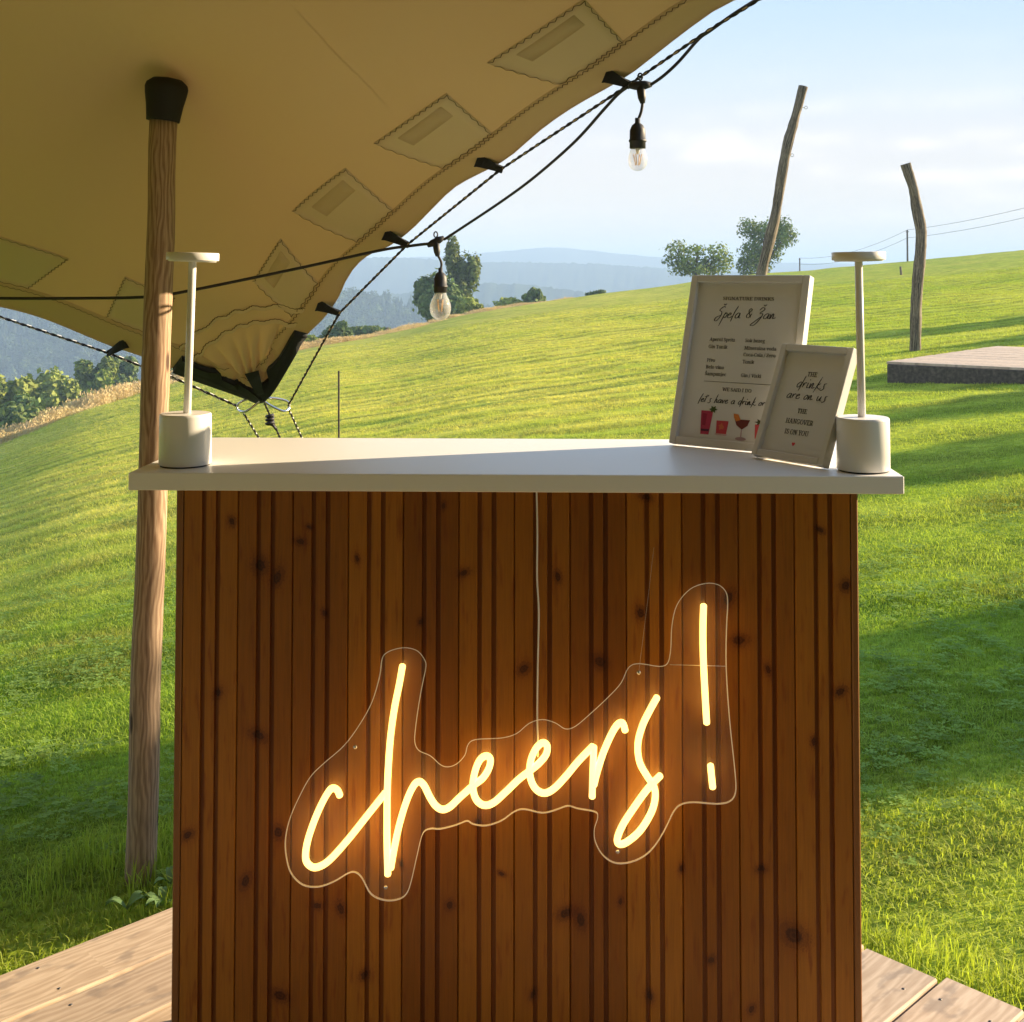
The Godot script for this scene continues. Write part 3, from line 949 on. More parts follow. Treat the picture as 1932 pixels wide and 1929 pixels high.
func build_sign(face: float) -> void:
	# the sign's plane stands 12 mm off the boards
	var plane_d := 2.396 + 0.062 - 0.02
	var mid := at(519.5 + 966 * 0.4745, 1069.5 + 724 * 0.4745, plane_d - 0.0)
	var unit := 0.4745 * plane_d / FOCAL
	var s := thing("neon_sign", "lit warm yellow neon sign reading cheers! on clear backing", "neon sign", mid)
	s.rotation.y = BAR_TURN
	var P := func(p, z: float) -> Vector3: return Vector3((p[0] - 966) * unit, -(p[1] - 724) * unit, z)
	var lines := {"letter_c": [SIGN_C], "letter_h": [SIGN_H], "letters_hee": [SIGN_HE], "letter_r": [SIGN_R1, SIGN_R2], "letter_s": [SIGN_S], "exclamation_stroke": [SIGN_BAR], "exclamation_dot": [SIGN_DOT]}
	var r := 0.0066
	var lift := 0.0
	for called in lines:
		var st := tool()
		for pts in lines[called]:
			var q := []
			for p in pts: q.append(P.call(p, 0.011 + lift))
			lift += 0.0006
			var path := smooth_line(q, 6)
			# rounded ends
			var rad := []
			for i in path.size(): rad.append(r)
			var d0: Vector3 = (path[0] - path[1]).normalized()
			var d1: Vector3 = (path[-1] - path[-2]).normalized()
			path = [path[0] + d0 * r * 0.6, path[0] + d0 * r * 0.35] + path + [path[-1] + d1 * r * 0.35, path[-1] + d1 * r * 0.6]
			rad = [r * 0.45, r * 0.85] + rad + [r * 0.85, r * 0.45]
			tube(st, path, rad, 10)
		put(called, done(st), M.neon, s)
	# clear backing sheet with a rim that catches the light
	var rim := []
	for p in SIGN_EDGE: rim.append(P.call(p, 0.0))
	rim = smooth_line(rim, 4, true)
	var flat := PackedVector2Array()
	for p in rim: flat.append(Vector2(p.x, p.y))
	var idx := Geometry2D.triangulate_polygon(flat)
	var st := tool(false)
	for k in range(0, idx.size(), 3):
		tri(st, Vector3(flat[idx[k]].x, flat[idx[k]].y, 0.003), Vector3(flat[idx[k + 1]].x, flat[idx[k + 1]].y, 0.003), Vector3(flat[idx[k + 2]].x, flat[idx[k + 2]].y, 0.003))
	put("backing_sheet", done(st), M.acrylic, s)
	var se := tool(false)
	for k in rim.size():
		var a: Vector3 = rim[k]
		var b: Vector3 = rim[(k + 1) % rim.size()]
		var n := (b - a).cross(Vector3(0, 0, 1)).normalized() * 0.0016
		quad(se, a + Vector3(0, 0, -0.0015), a + Vector3(0, 0, 0.0028), b + Vector3(0, 0, 0.0028), b + Vector3(0, 0, -0.0015))
		quad(se, a + Vector3(0, 0, 0.0028), a - n + Vector3(0, 0, 0.0028), b - n + Vector3(0, 0, 0.0028), b + Vector3(0, 0, 0.0028))
	put("sheet_rim", done(se), M.acrylic_edge, s)
	put("sheet_joint", tube_mesh([P.call([1560, 391], 0.003), P.call([1776, 395], 0.003)], 0.0005, 4), M.acrylic_edge, s)
	for p in [[325, 722], [448, 1262], [1438, 422], [1354, 1112]]:
		var sc := put("screw", lathe_mesh([Vector2(0.0042, 0.0), Vector2(0.0042, 0.003), Vector2(0.0018, 0.0045), Vector2(0.0, 0.0045)], 14), M.steel, s)
		sc.position = P.call(p, 0.003)
		sc.rotation.x = PI / 2
	var cord := []
	for p in [[1036, -330], [1040, -120], [1039, 60], [1046, 200], [1042, 400], [1040, 600], [1043, 700], [1042, 760]]: cord.append(P.call(p, -0.006))
	put("power_cord", tube_mesh(smooth_line(cord, 5), 0.0019, 6), M.white_cord, s)
	put("hanging_wire", tube_mesh([P.call([1438, 422], 0.004), P.call([1478, 120], -0.004), P.call([1500, -60], -0.006)], 0.0002, 4), M.white_cord, s)
	# the light the tubes give, just in front of them
	for p in [[150, 1100], [300, 1070], [465, 700], [455, 1050], [560, 880], [700, 930], [840, 840], [1050, 790], [1290, 780], [1440, 690], [1440, 980], [1690, 300], [1697, 520], [1718, 810]]:
		var l := OmniLight3D.new()
		l.name = "tube_light"
		l.light_color = Color(1.0, 0.74, 0.34)
		l.light_energy = 0.0005
		l.light_size = 0.05
		l.omni_range = 12.0
		l.omni_attenuation = 2.0
		l.shadow_enabled = true
		s.add_child(l, true)
		l.position = P.call(p, 0.075)

# ---------------------------------------------------------------- table lamps
func build_lamps() -> void:
	for q in [["white cordless table lamp at the left end of the counter", -0.736, -2.515, 0.0255], ["white cordless table lamp at the right end beside the signs", 0.630, -2.447, -0.012]]:
		var t := thing("table_lamp", q[0], "table lamp", Vector3(q[1], TOP_Y, q[2]), "slim white lamps on the counter")
		put("foot_pad", lathe_mesh([Vector2(0, 0.0), Vector2(0.049, 0.0), Vector2(0.049, 0.003), Vector2(0, 0.003)], 40, true), M.rubber, t)
		put("base", lathe_mesh([Vector2(0.0505, 0.003), Vector2(0.0520, 0.0045), Vector2(0.0515, 0.100), Vector2(0.0510, 0.1035), Vector2(0.0495, 0.1055)], 48), M.lamp_white, t)
		put("base_top", lathe_mesh([Vector2(0.0495, 0.1055), Vector2(0.0, 0.1058)], 48), M.lamp_white, t)
		var lean: float = q[3]
		var up := Vector3(lean, 1, 0).normalized()
		var top := Vector3(0.003 if lean > 0 else -0.002, 0.1, 0) + up * 0.318
		put("stem", tube_mesh([Vector3(0.003 if lean > 0 else -0.002, 0.1, 0), top], 0.0078, 20), M.lamp_white, t)
		var head := put("lamp_head", lathe_mesh([Vector2(0.0475, 0.0035), Vector2(0.0520, 0.0035), Vector2(0.0525, 0.0045), Vector2(0.0525, 0.0185), Vector2(0.0515, 0.0195), Vector2(0.0, 0.0197)], 48), M.lamp_white, t)
		head.position = top + Vector3(0, -0.004, 0)
		head.rotation.z = -lean
		var dif := put("diffuser", lathe_mesh([Vector2(0.0, 0.0), Vector2(0.0475, 0.001), Vector2(0.0480, 0.004)], 40), M.diffuser, t)
		dif.position = top + Vector3(0, -0.004, 0)
		dif.rotation.z = -lean

# ---------------------------------------------------------------- framed signs
const GLYPHS := {
	"a": [0.95, [[0.75, 0.9], [0.45, 1.0], [0.1, 0.55], [0.15, 0.08], [0.5, 0.15], [0.78, 0.95]], [[0.78, 0.95], [0.72, 0.15], [0.98, 0.12]]],
	"d": [0.95, [[0.75, 0.85], [0.45, 1.0], [0.1, 0.5], [0.2, 0.05], [0.55, 0.25], [0.85, 1.2]], [[0.92, 2.1], [0.82, 1.1], [0.62, -0.6]]],
	"r": [0.75, [[0.1, 0.95], [0.15, 0.1]], [[0.15, 0.35], [0.4, 0.95], [0.7, 0.85]]],
	"i": [0.5, [[0.15, 1.0], [0.12, 0.12], [0.45, 0.2]], [[0.22, 1.45], [0.27, 1.58]]],
	"n": [0.95, [[0.05, 0.95], [0.1, 0.05], [0.35, 0.9], [0.52, 0.85], [0.52, 0.1], [0.95, 0.3]]],
	"k": [0.95, [[0.6, 2.2], [0.1, -0.6]], [[0.8, 1.05], [0.32, 0.55], [0.8, 0.05], [1.05, 0.2]]],
	"s": [0.85, [[0.85, 1.1], [0.5, 1.0], [0.5, 0.6], [0.62, 0.2], [0.3, -0.15], [0.05, -0.05]]],
	"e": [0.8, [[0.1, 0.5], [0.55, 0.75], [0.42, 1.0], [0.12, 0.65], [0.18, 0.12], [0.5, 0.08], [0.8, 0.35]]],
	"o": [0.8, [[0.5, 1.0], [0.15, 0.6], [0.2, 0.08], [0.55, 0.2], [0.65, 0.75], [0.5, 1.0]]],
	"u": [0.95, [[0.1, 1.0], [0.1, 0.2], [0.38, 0.12], [0.68, 0.95]], [[0.68, 1.0], [0.66, 0.15], [0.95, 0.15]]],
	"l": [0.5, [[0.62, 2.3], [0.25, 1.0], [0.02, -0.6]]],
	"t": [0.6, [[0.4, 2.0], [0.12, 0.0]], [[-0.1, 1.45], [0.8, 1.7]]],
	"'": [0.3, [[0.15, 2.0], [0.05, 1.6]]],
	"h": [0.9, [[0.55, 2.3], [0.12, 0.0], [0.32, 0.8], [0.52, 0.95], [0.6, 0.6], [0.6, 0.12], [0.9, 0.25]]],
	"v": [0.75, [[0.1, 1.0], [0.25, 0.08], [0.68, 1.05]]],
	"p": [0.8, [[0.35, 1.05], [-0.15, -1.5]], [[0.25, 0.6], [0.55, 1.0], [0.72, 0.6], [0.5, 0.08], [0.2, 0.2]]],
	"S": [1.05, [[1.15, 2.0], [0.85, 2.15], [0.3, 1.5], [0.75, 1.1], [0.75, 0.4], [0.3, -0.55], [-0.1, -0.4], [0.1, 0.15], [0.8, 0.5]], [[0.78, 2.65], [0.92, 2.45], [1.18, 2.7]]],
	"&": [1.1, [[0.95, 0.05], [0.35, 1.2], [0.6, 1.7], [0.85, 1.4], [0.2, 0.6], [0.2, 0.1], [0.6, 0.02], [1.0, 0.75]]],
	"Z": [1.15, [[0.3, 1.6], [0.7, 2.1], [1.05, 1.75], [0.5, 1.05], [0.95, 0.9], [0.75, 0.0], [0.2, -1.1], [-0.4, -1.25], [-0.1, -0.7], [0.9, 0.5]], [[0.75, 2.6], [0.9, 2.4], [1.15, 2.65]]],
}

func script_mesh(text: String, size: float, width: float, pen: float) -> ArrayMesh:
	# brush lettering: size is the height of a small letter, width the length of the whole line
	var st := tool(false)
	var strokes := []
	var x := 0.0
	for ch in text:
		if ch == " ":
			x += 0.7
			continue
		var g: Array = GLYPHS[ch]
		for s in g.slice(1):
			var line := []
			for p in s: line.append(Vector2(x + p[0] + p[1] * 0.16, p[1]))
			strokes.append(smooth_line(line, 5))
		x += g[0]
	var kx := width / x
	for s in strokes:
		var n: int = s.size()
		for i in n - 1:
			var a := Vector2((s[i].x - x * 0.5) * kx, s[i].y * size)
			var b := Vector2((s[i + 1].x - x * 0.5) * kx, s[i + 1].y * size)
			var d := (b - a).normalized()
			# thicker on the down strokes
			var w := pen * (0.55 + 0.75 * absf(d.y)) * (0.6 if i == 0 or i == n - 2 else 1.0)
			var q := Vector2(-d.y, d.x) * w * 0.5
			a -= d * w * 0.25
			b += d * w * 0.25
			quad(st, Vector3(a.x - q.x, a.y - q.y, 0), Vector3(a.x + q.x, a.y + q.y, 0), Vector3(b.x + q.x, b.y + q.y, 0), Vector3(b.x - q.x, b.y - q.y, 0))
	return done(st)

var serif: SystemFont
var cap_ratio := 0.0
func letters(parent: Node3D, called: String, text: String, cx: float, cy: float, cap: float, width: float, align := 1) -> void:
	if serif == null:
		serif = SystemFont.new()
		serif.font_names = PackedStringArray(["Droid Serif"])
	var t := TextMesh.new()
	t.font = serif
	t.text = text
	t.font_size = 32
	t.pixel_size = 0.001
	t.depth = 0.01
	t.curve_step = 3.0
	t.horizontal_alignment = HORIZONTAL_ALIGNMENT_CENTER
	var o := put(called, t, M.ink, parent)
	var box := t.get_aabb()
	if cap_ratio == 0.0:
		var probe := TextMesh.new()
		probe.font = serif
		probe.text = "H"
		probe.font_size = 32
		probe.pixel_size = 0.001
		cap_ratio = probe.get_aabb().size.y
		print("cap ", cap_ratio)
	var k := cap / cap_ratio
	var kx: float = width / box.size.x if width > 0.0 else k
	o.scale = Vector3(kx, k, 0.04)
	var shift := 0.0
	if align == 0: shift = -box.position.x * kx
	elif align == 1: shift = -(box.position.x + box.size.x * 0.5) * kx
	o.position = Vector3(cx + shift, cy - (box.position.y + box.size.y * 0.5) * k, 0.0006)

func scripted(parent: Node3D, text: String, cx: float, cy: float, size: float, width: float, pen: float) -> void:
	var o := put("script_lettering", script_mesh(text, size, width, pen), M.ink, parent)
	o.position = Vector3(cx, cy, 0.0006)

func poly(st: SurfaceTool, pts: Array, col: Color, z := 0.0006) -> void:
	var flat := PackedVector2Array()
	for p in pts: flat.append(Vector2(p[0], p[1]))
	var idx := Geometry2D.triangulate_polygon(flat)
	for k in range(0, idx.size(), 3):
		for j in 3:
			st.set_color(col)
			st.add_vertex(Vector3(flat[idx[k + j]].x, flat[idx[k + j]].y, z))

func oval(cx: float, cy: float, rx: float, ry: float, n := 14, jag := 0.0) -> Array:
	var out := []
	for i in n:
		var k := 1.0 + jag * (1.0 if i % 2 == 0 else -1.0)
		out.append([cx + cos(TAU * i / n) * rx * k, cy + sin(TAU * i / n) * ry * k])
	return out

func picture_frame(label: String, left_foot: Vector3, right_foot: Vector3, h: float, lean: float, bar: float, depth: float) -> Array:
	var wdir := (right_foot - left_foot).normalized()
	var w := (right_foot - left_foot).length()
	var back: Vector3 = wdir.cross(Vector3.UP) * -1.0
	if back.z > 0: back = -back
	var up := (Vector3.UP * cos(lean) + back * sin(lean)).normalized()
	var nrm := wdir.cross(up)
	var f := thing("picture_frame", label, "picture frame", (left_foot + right_foot) * 0.5, "framed drink signs on the counter")
	f.transform = Transform3D(Basis(wdir, up, nrm), (left_foot + right_foot) * 0.5 + Vector3(0, 0.0005, 0) + Vector3.UP * depth * sin(lean))
	for s in [-1.0, 1.0]:
		var o := put("side_rail", block_mesh(Vector3(bar, h, depth), 0.0012), M.frame_white, f)
		o.position = Vector3(s * (w - bar) * 0.5, h * 0.5, -depth * 0.5)
		var q := put("cross_rail", block_mesh(Vector3(w - 2 * bar - 0.0004, bar, depth), 0.0012), M.frame_white, f)
		q.position = Vector3(0, h * 0.5 + s * (h - bar) * 0.5, -depth * 0.5)
	var st := tool(false)
	var pw := w - 2 * bar
	var ph := h - 2 * bar
	block(st, Vector3(0, 0, -0.0015), Vector3(pw, ph, 0.003), 0.0002)
	var sheet := put("printed_sheet", done(st), M.paper, f)
	sheet.position = Vector3(0, h * 0.5, -0.011)
	var stay := put("back_stay", block_mesh(Vector3(0.05, h * 0.7, 0.003), 0.001), M.deck_under, f)
	var foot := 0.5 * h * sin(lean)
	stay.position = Vector3(0, h * 0.36, -depth - 0.002 - 0.0 * foot)
	return [sheet, pw, ph]

func build_frames() -> void:
	var y := TOP_Y + 0.0005
	var big := picture_frame("large white frame with drinks menu leaning behind the smaller frame", Vector3(0.278, y, -2.793), Vector3(0.517, y, -2.615), 0.395, 0.279, 0.0165, 0.024)
	var s: MeshInstance3D = big[0]
	# menu text
	letters(s, "lettering", "SIGNATURE DRINKS", 0.0, 0.1445, 0.0078, 0.128)
	scripted(s, "Spela", -0.046, 0.098, 0.0125, 0.062, 0.0017)
	scripted(s, "&", 0.006, 0.100, 0.0125, 0.015, 0.0017)
	scripted(s, "Zan", 0.048, 0.098, 0.0125, 0.05, 0.0017)
	var row := 0.0465
	for t in ["Aperol Spritz", "Gin Tonik", "", "Pivo", "Belo vino", "Šampanjec"]:
		if t: letters(s, "lettering", t, -0.085, row, 0.0078, 0.0, 0)
		row -= 0.0158
	row = 0.0465
	for t in ["Sok bezeg", "Mineralna voda", "Coca-Cola / Zero", "Tonik", "", "Gin / Viski"]:
		if t: letters(s, "lettering", t, 0.006, row, 0.0078, 0.0, 0)
		row -= 0.0158
	var ln := put("rule_line", block_mesh(Vector3(0.17, 0.0008, 0.0004), 0.0001), M.ink, s)
	ln.position = Vector3(0, -0.050, 0.0004)
	letters(s, "lettering", "WE SAID I DO", 0.0, -0.066, 0.0078, 0.072)
	scripted(s, "let's have a drink or", -0.01, -0.098, 0.0085, 0.165, 0.0016)
	# four printed cocktails
	var st := tool(false)
	var red := Color(0.42, 0.03, 0.08)
	poly(st, [[-0.082, -0.117], [-0.052, -0.117], [-0.056, -0.170], [-0.077, -0.170]], red)
	poly(st, [[-0.078, -0.122], [-0.066, -0.124], [-0.067, -0.15], [-0.075, -0.15]], Color(0.28, 0.01, 0.05), 0.0008)
	poly(st, [[-0.078, -0.158], [-0.056, -0.158], [-0.058, -0.163], [-0.076, -0.163]], Color(0.08, 0.01, 0.04), 0.0008)
	poly(st, oval(-0.052, -0.113, 0.0085, 0.007, 12, 0.3), Color(0.05, 0.09, 0.015), 0.0009)
	poly(st, [[-0.040, -0.137], [-0.010, -0.137], [-0.013, -0.169], [-0.038, -0.169]], Color(0.50, 0.045, 0.06))
	poly(st, oval(-0.027, -0.150, 0.006, 0.007, 9, 0.25), Color(0.55, 0.14, 0.06), 0.0008)
	poly(st, [[-0.041, -0.166], [-0.010, -0.166], [-0.011, -0.1685], [-0.040, -0.1685]], Color(0.55, 0.4, 0.4), 0.0008)
	poly(st, [[0.004, -0.131], [0.042, -0.131], [0.037, -0.144], [0.024, -0.153], [0.010, -0.144]], Color(0.14, 0.02, 0.012))
	poly(st, [[0.000, -0.119], [0.012, -0.120], [0.019, -0.132], [0.008, -0.136], [0.002, -0.128]], Color(0.6, 0.19, 0.03), 0.0008)
	poly(st, [[0.0226, -0.152], [0.0252, -0.152], [0.0252, -0.171], [0.0226, -0.171]], Color(0.42, 0.28, 0.3))
	poly(st, oval(0.024, -0.1735, 0.0135, 0.004), Color(0.38, 0.25, 0.27))
	poly(st, [[0.055, -0.139], [0.078, -0.139], [0.074, -0.170], [0.058, -0.170]], Color(0.52, 0.06, 0.07))
	poly(st, oval(0.066, -0.134, 0.010, 0.006, 12, 0.35), Color(0.05, 0.06, 0.02), 0.0008)
	put("drink_pictures", done(st), M.printed, s)
	var small := picture_frame("smaller white frame with drinks are on us sign in front", Vector3(0.4325, y, -2.603), Vector3(0.5479, y, -2.4447), 0.250, 0.40, 0.0145, 0.022)
	s = small[0]
	letters(s, "lettering", "THE", 0.0, 0.064, 0.0098, 0.025)
	scripted(s, "drinks", 0.004, 0.033, 0.0125, 0.078, 0.0017)
	scripted(s, "are on us", 0.0, 0.008, 0.0108, 0.108, 0.0017)
	letters(s, "lettering", "THE", 0.0, -0.017, 0.0098, 0.025)
	letters(s, "lettering", "HANGOVER", 0.0, -0.040, 0.0105, 0.074)
	letters(s, "lettering", "IS ON YOU", 0.0, -0.063, 0.0105, 0.064)
	var hs := tool(false)
	var heart := []
	for i in 24:
		var a := TAU * i / 24.0
		heart.append([0.0045 * pow(sin(a), 3), 0.0045 * (13 * cos(a) - 5 * cos(2 * a) - 2 * cos(3 * a) - cos(4 * a)) / 16.0 - 0.088])
	poly(hs, heart, Color.WHITE)
	put("heart", done(hs), M.red_ink, s)

# ---------------------------------------------------------------- stretch tent
const K := Vector3(-1.06, 1.09, -4.54)
const DIR_R := Vector3(1.479, 0, 1.796)
const DIR_L := Vector3(-0.854, 0, 0.24)
const YR_S := [0.0, 0.25, 0.424, 0.632, 0.857, 1.0, 1.3, 1.7, 2.2, 3.0, 3.8, 4.4]
const YR_Y := [1.09, 1.44, 1.66, 1.855, 2.03, 2.13, 2.25, 2.24, 1.95, 1.35, 0.65, 0.1]
const YL_T := [0.0, 0.2656, 0.471, 0.586, 0.839, 1.0, 1.6, 2.3, 3.2, 4.2, 5.2]
const YL_Y := [1.09, 1.175, 1.25, 1.288, 1.387, 1.43, 1.56, 1.62, 1.45, 0.85, 0.1]
const EDGE_PX := [[490, 752], [513, 747], [560.6, 666], [570.6, 642], [614, 597], [640, 559], [657.5, 519.5], [687, 486], [739, 461], [778, 431], [818, 390], [858, 352], [933, 312], [964, 293], [1024, 241], [1083, 200], [1162, 156], [1194, 136], [1280, 69], [1383, 0]]
const POLE_TOP := Vector3(-1.095, 2.03, -3.50)
var dev_s := []
var dev_y := []

func s_of(px: float) -> float:
	var u := (px - 1030.0) / FOCAL
	return (4.54 * u + 1.06) / (1.479 + 1.796 * u)

func edge_depth(px: float) -> float:
	return 4.54 - 1.796 * s_of(px)

func tent(s: float, t: float) -> Vector3:
	var p := K + DIR_R * s + DIR_L * t
	p.y = maxf(table(YR_S, YR_Y, s) + table(YL_T, YL_Y, t) - K.y, -0.1)
	p.y += table(dev_s, dev_y, s) * exp(-t / 0.10) * clampf((1.1 - s) / 0.1, 0, 1)
	# cloth pushed up by the pole, and tensioned towards it
	var d := Vector2(p.x - POLE_TOP.x, p.z - POLE_TOP.z).length()
	p.y += 0.105 * exp(-d * d / 0.10) + 0.03 * exp(-d / 0.09)
	# gathers at the corner
	var r := s * 1.9 + t
	if r < 0.6:
		var phi := atan2(t, s * 1.9)
		var amp := 0.0155 * smoothstep(0.05, 0.24, r) * (1.0 - smoothstep(0.26, 0.52, r)) * smoothstep(0.1, 0.35, phi) * (1.0 - smoothstep(1.2, 1.45, phi))
		p.y += amp * (1.0 - 2.0 * pow(absf(sin(phi * 18.0 + 0.6 * sin(phi * 9.0))), 0.7))
	return p

func tent_down(s: float, t: float) -> Vector3:
	var e := 0.004
	var n := (tent(s + e, t) - tent(maxf(s - e, 0), t)).cross(tent(s, t + e) - tent(s, maxf(t - e, 0))).normalized()
	return n if n.y < 0 else -n

# where a line of sight meets the cloth, as (s, t)
func on_tent(px: float, py: float) -> Vector2:
	var want := Vector2(px, py)
	var best := Vector2(0.3, 0.3)
	var bd := 1e9
	for i in 70:
		for j in 70:
			var q := Vector2(i * 0.025, j * 0.03)
			var d := seen_at(tent(q.x, q.y)).distance_to(want)
			if d < bd:
				bd = d
				best = q
	var span := 0.02
	for k in 9:
		var c := best
		for i in range(-2, 3):
			for j in range(-2, 3):
				var q := c + Vector2(i, j) * span * 0.5
				var d := seen_at(tent(q.x, q.y)).distance_to(want)
				if d < bd:
					bd = d
					best = q
		span *= 0.6
	return best

func cloth_strip(a: Vector2, b: Vector2, c: Vector2, d: Vector2, off: float, nu := 8, nv := 8) -> ArrayMesh:
	# a piece of cloth laid under the canopy, bounded by four (s, t) corners, with turned edges
	var st := tool()
	var g := []
	for i in nu + 1:
		var row := []
		for j in nv + 1:
			var u := float(i) / nu
			var v := float(j) / nv
			var q := a.lerp(b, u).lerp(d.lerp(c, u), v)
			var edge := i == 0 or j == 0 or i == nu or j == nv
			row.append(tent(q.x, q.y) + tent_down(q.x, q.y) * (off if not edge else off * 0.9))
		g.append(row)
	for i in nu:
		for j in nv:
			quad(st, g[i][j], g[i][j + 1], g[i + 1][j + 1], g[i + 1][j])
	# rim back up to the cloth
	for i in nu:
		for j in [0, nv]:
			var p: Vector3 = g[i][j]
			var q: Vector3 = g[i + 1][j]
			quad(st, p, q, q + Vector3(0, off * 0.85, 0), p + Vector3(0, off * 0.85, 0))
	for j in nv:
		for i in [0, nu]:
			var p: Vector3 = g[i][j]
			var q: Vector3 = g[i][j + 1]
			quad(st, p, q, q + Vector3(0, off * 0.85, 0), p + Vector3(0, off * 0.85, 0))
	return done(st)

func stitch_line(st: SurfaceTool, path: Array, off: float, zig: float, step: float, wide: float) -> void:
	# zigzag thread along a path of (s, t) on the cloth
	var pts := []
	for q in path: pts.append(tent(q.x, q.y) + tent_down(q.x, q.y) * off)
	var run := []
	for i in pts.size() - 1:
		var n := maxi(1, int((pts[i + 1] - pts[i]).length() / step))
		for k in n:
			run.append([pts[i].lerp(pts[i + 1], float(k) / n), path[i].lerp(path[i + 1], float(k) / n), (pts[i + 1] - pts[i]).normalized()])
	var last := Vector3.ZERO
	for i in run.size():
		var nrm := tent_down(run[i][1].x, run[i][1].y)
		var side: Vector3 = nrm.cross(run[i][2]).normalized()
		var p: Vector3 = run[i][0] + side * (zig if i % 2 == 0 else -zig)
		if i > 0:
			var w: Vector3 = nrm.cross(p - last).normalized() * wide
			quad(st, last - w, last + w, p + w, p - w)
		last = p

func build_tent() -> void:
	for e in EDGE_PX:
		var s := maxf(s_of(e[0]), 0.0)
		if dev_s.size() and s <= dev_s[-1] + 0.004: continue
		dev_s.append(s)
		dev_y.append(at(e[0], e[1], edge_depth(e[0])).y - table(YR_S, YR_Y, s))
	dev_s.append(1.15)
	dev_y.append(0.0)
	var t := thing("stretch_tent", "tan stretch tent canopy overhead with sewn patches and black straps", "tent", Vector3.ZERO)
	var st := tool()
	var ns := 220
	var nt := 260
	var g := []
	for i in ns + 1:
		var row := []
		var s := 4.4 * pow(float(i) / ns, 1.9)
		for j in nt + 1:
			row.append(tent(s, 5.2 * pow(float(j) / nt, 1.9)))
		g.append(row)
	for i in ns:
		for j in nt:
			quad(st, g[i][j], g[i + 1][j], g[i + 1][j + 1], g[i][j + 1])
	put("canopy", done(st), M.cloth, t)
	# hem bands along both edges
	put("hem", _hem(true), M.cloth, t)
	put("hem", _hem(false), M.cloth, t)
	var thread := tool(false)
	var path := []
	for i in 90: path.append(Vector2(0.03 + i * 0.0125, 0.092))
	stitch_line(thread, path, 0.0045, 0.0035, 0.010, 0.0009)
	path = []
	for i in 70: path.append(Vector2(0.049, 0.05 + i * 0.022))
	stitch_line(thread, path, 0.0045, 0.0035, 0.010, 0.0009)
	# sewn patches with their hook strips, by their corners
	for q in [[[920, 118], [1103, -2], [1196, 84], [1076, 164]], [[706, 270], [843, 176], [943, 256], [857, 322]], [[552, 398], [652, 317], [750, 398], [676, 455]], [[478, 530], [530, 450], [617, 535], [562, 600]],
			[[-90, 520], [-70, 425], [130, 488], [42, 566]], [[192, 612], [236, 522], [330, 560], [300, 640]]]:
		var c := []
		for p in q:
			var m := on_tent(p[0], p[1])
			c.append(Vector2(m.x, maxf(m.y, 0.101)) if q[0][0] > 400 else Vector2(maxf(m.x, 0.057), m.y))
		var o := put("sewn_patch", cloth_strip(c[0], c[1], c[2], c[3], 0.0035), M.patch, t)
		var B := func(u: float, v: float) -> Vector2: return c[0].lerp(c[1], u).lerp(c[3].lerp(c[2], u), v)
		if q[0][0] != 192:
			put("hook_strip", cloth_strip(B.call(0.22, 0.14), B.call(0.85, 0.12), B.call(0.85, 0.36), B.call(0.22, 0.38), 0.0058, 4, 2), M.velcro, o)
		var loop := []
		for e in [[0, 0, 1, 0], [1, 0, 1, 1], [1, 1, 0, 1], [0, 1, 0, 0]]:
			for k in 12: loop.append(B.call(lerpf(e[0], e[2], k / 12.0) * 0.985 + 0.0075, lerpf(e[1], e[3], k / 12.0) * 0.985 + 0.0075))
		loop.append(loop[0])
		stitch_line(thread, loop, 0.0055, 0.0035, 0.010, 0.0009)
	# the two wavy seams of the gathered corner
	for w in [[0.40, 0.006], [0.335, 0.005]]:
		path = []
		for k in 60:
			var phi := 0.2 + 1.12 * k / 59.0
			var r: float = w[0] + w[1] * sin(phi * 36.0 + 1.2 * sin(phi * 9.0)) + 0.03 * sin(phi * 3.0)
			path.append(Vector2(r * cos(phi) / 1.9, r * sin(phi)))
		stitch_line(thread, path, 0.004, 0.0018, 0.006, 0.0013)
		put("gather_band", _wave_band(path, 0.010), M.patch, t)
	put("stitching", done(thread), M.stitch, t)
	# a glued cross seam in the middle of the cloth
	var seam := tool(false)
	path = []
	var a := on_tent(560, 20)
	var b := on_tent(735, 205)
	for k in 60: path.append(a.lerp(b, k / 59.0) + Vector2(0.0, 0.006 * noise.get_noise_1d(k * 40.0)))
	stitch_line(seam, path, 0.0012, 0.0012, 0.02, 0.0011)
	put("cross_seam", done(seam), M.velcro, t)
	# black webbing at the corner
	put("corner_strap", cloth_strip(Vector2(0.0, 0.0), Vector2(0.0, 0.335), Vector2(0.036, 0.335), Vector2(0.030, 0.0), 0.024, 10, 2), M.black_web, t)
	put("corner_strap", cloth_strip(Vector2(0.0, 0.0), Vector2(0.158, 0.0), Vector2(0.162, 0.056), Vector2(0.0, 0.045), 0.017, 10, 2), M.black_web, t)
	var mid_strap := tool(false)
	var rows := []
	for k in 7:
		var f := k / 6.0
		var row := []
		for e in [[487, 752, 461, 706], [499, 750, 487, 699]]:
			var p := at(lerpf(e[0], e[2], f), lerpf(e[1], e[3], f), 4.50 - 0.40 * f)
			var on := on_tent(lerpf(e[0], e[2], f), lerpf(e[1], e[3], f))
			var hit := tent(on.x, on.y)
			row.append(hit + (EYE - hit).normalized() * 0.045 if f > 0.15 else p)
		rows.append(row)
	for k in 6:
		quad(mid_strap, rows[k][0], rows[k + 1][0], rows[k + 1][1], rows[k][1])
		for e in 2:
			var dn := Vector3(0, 0.002, -0.002)
			quad(mid_strap, rows[k][e], rows[k + 1][e], rows[k + 1][e] + dn, rows[k][e] + dn)
	put("corner_strap", done(mid_strap), M.black_web, t)
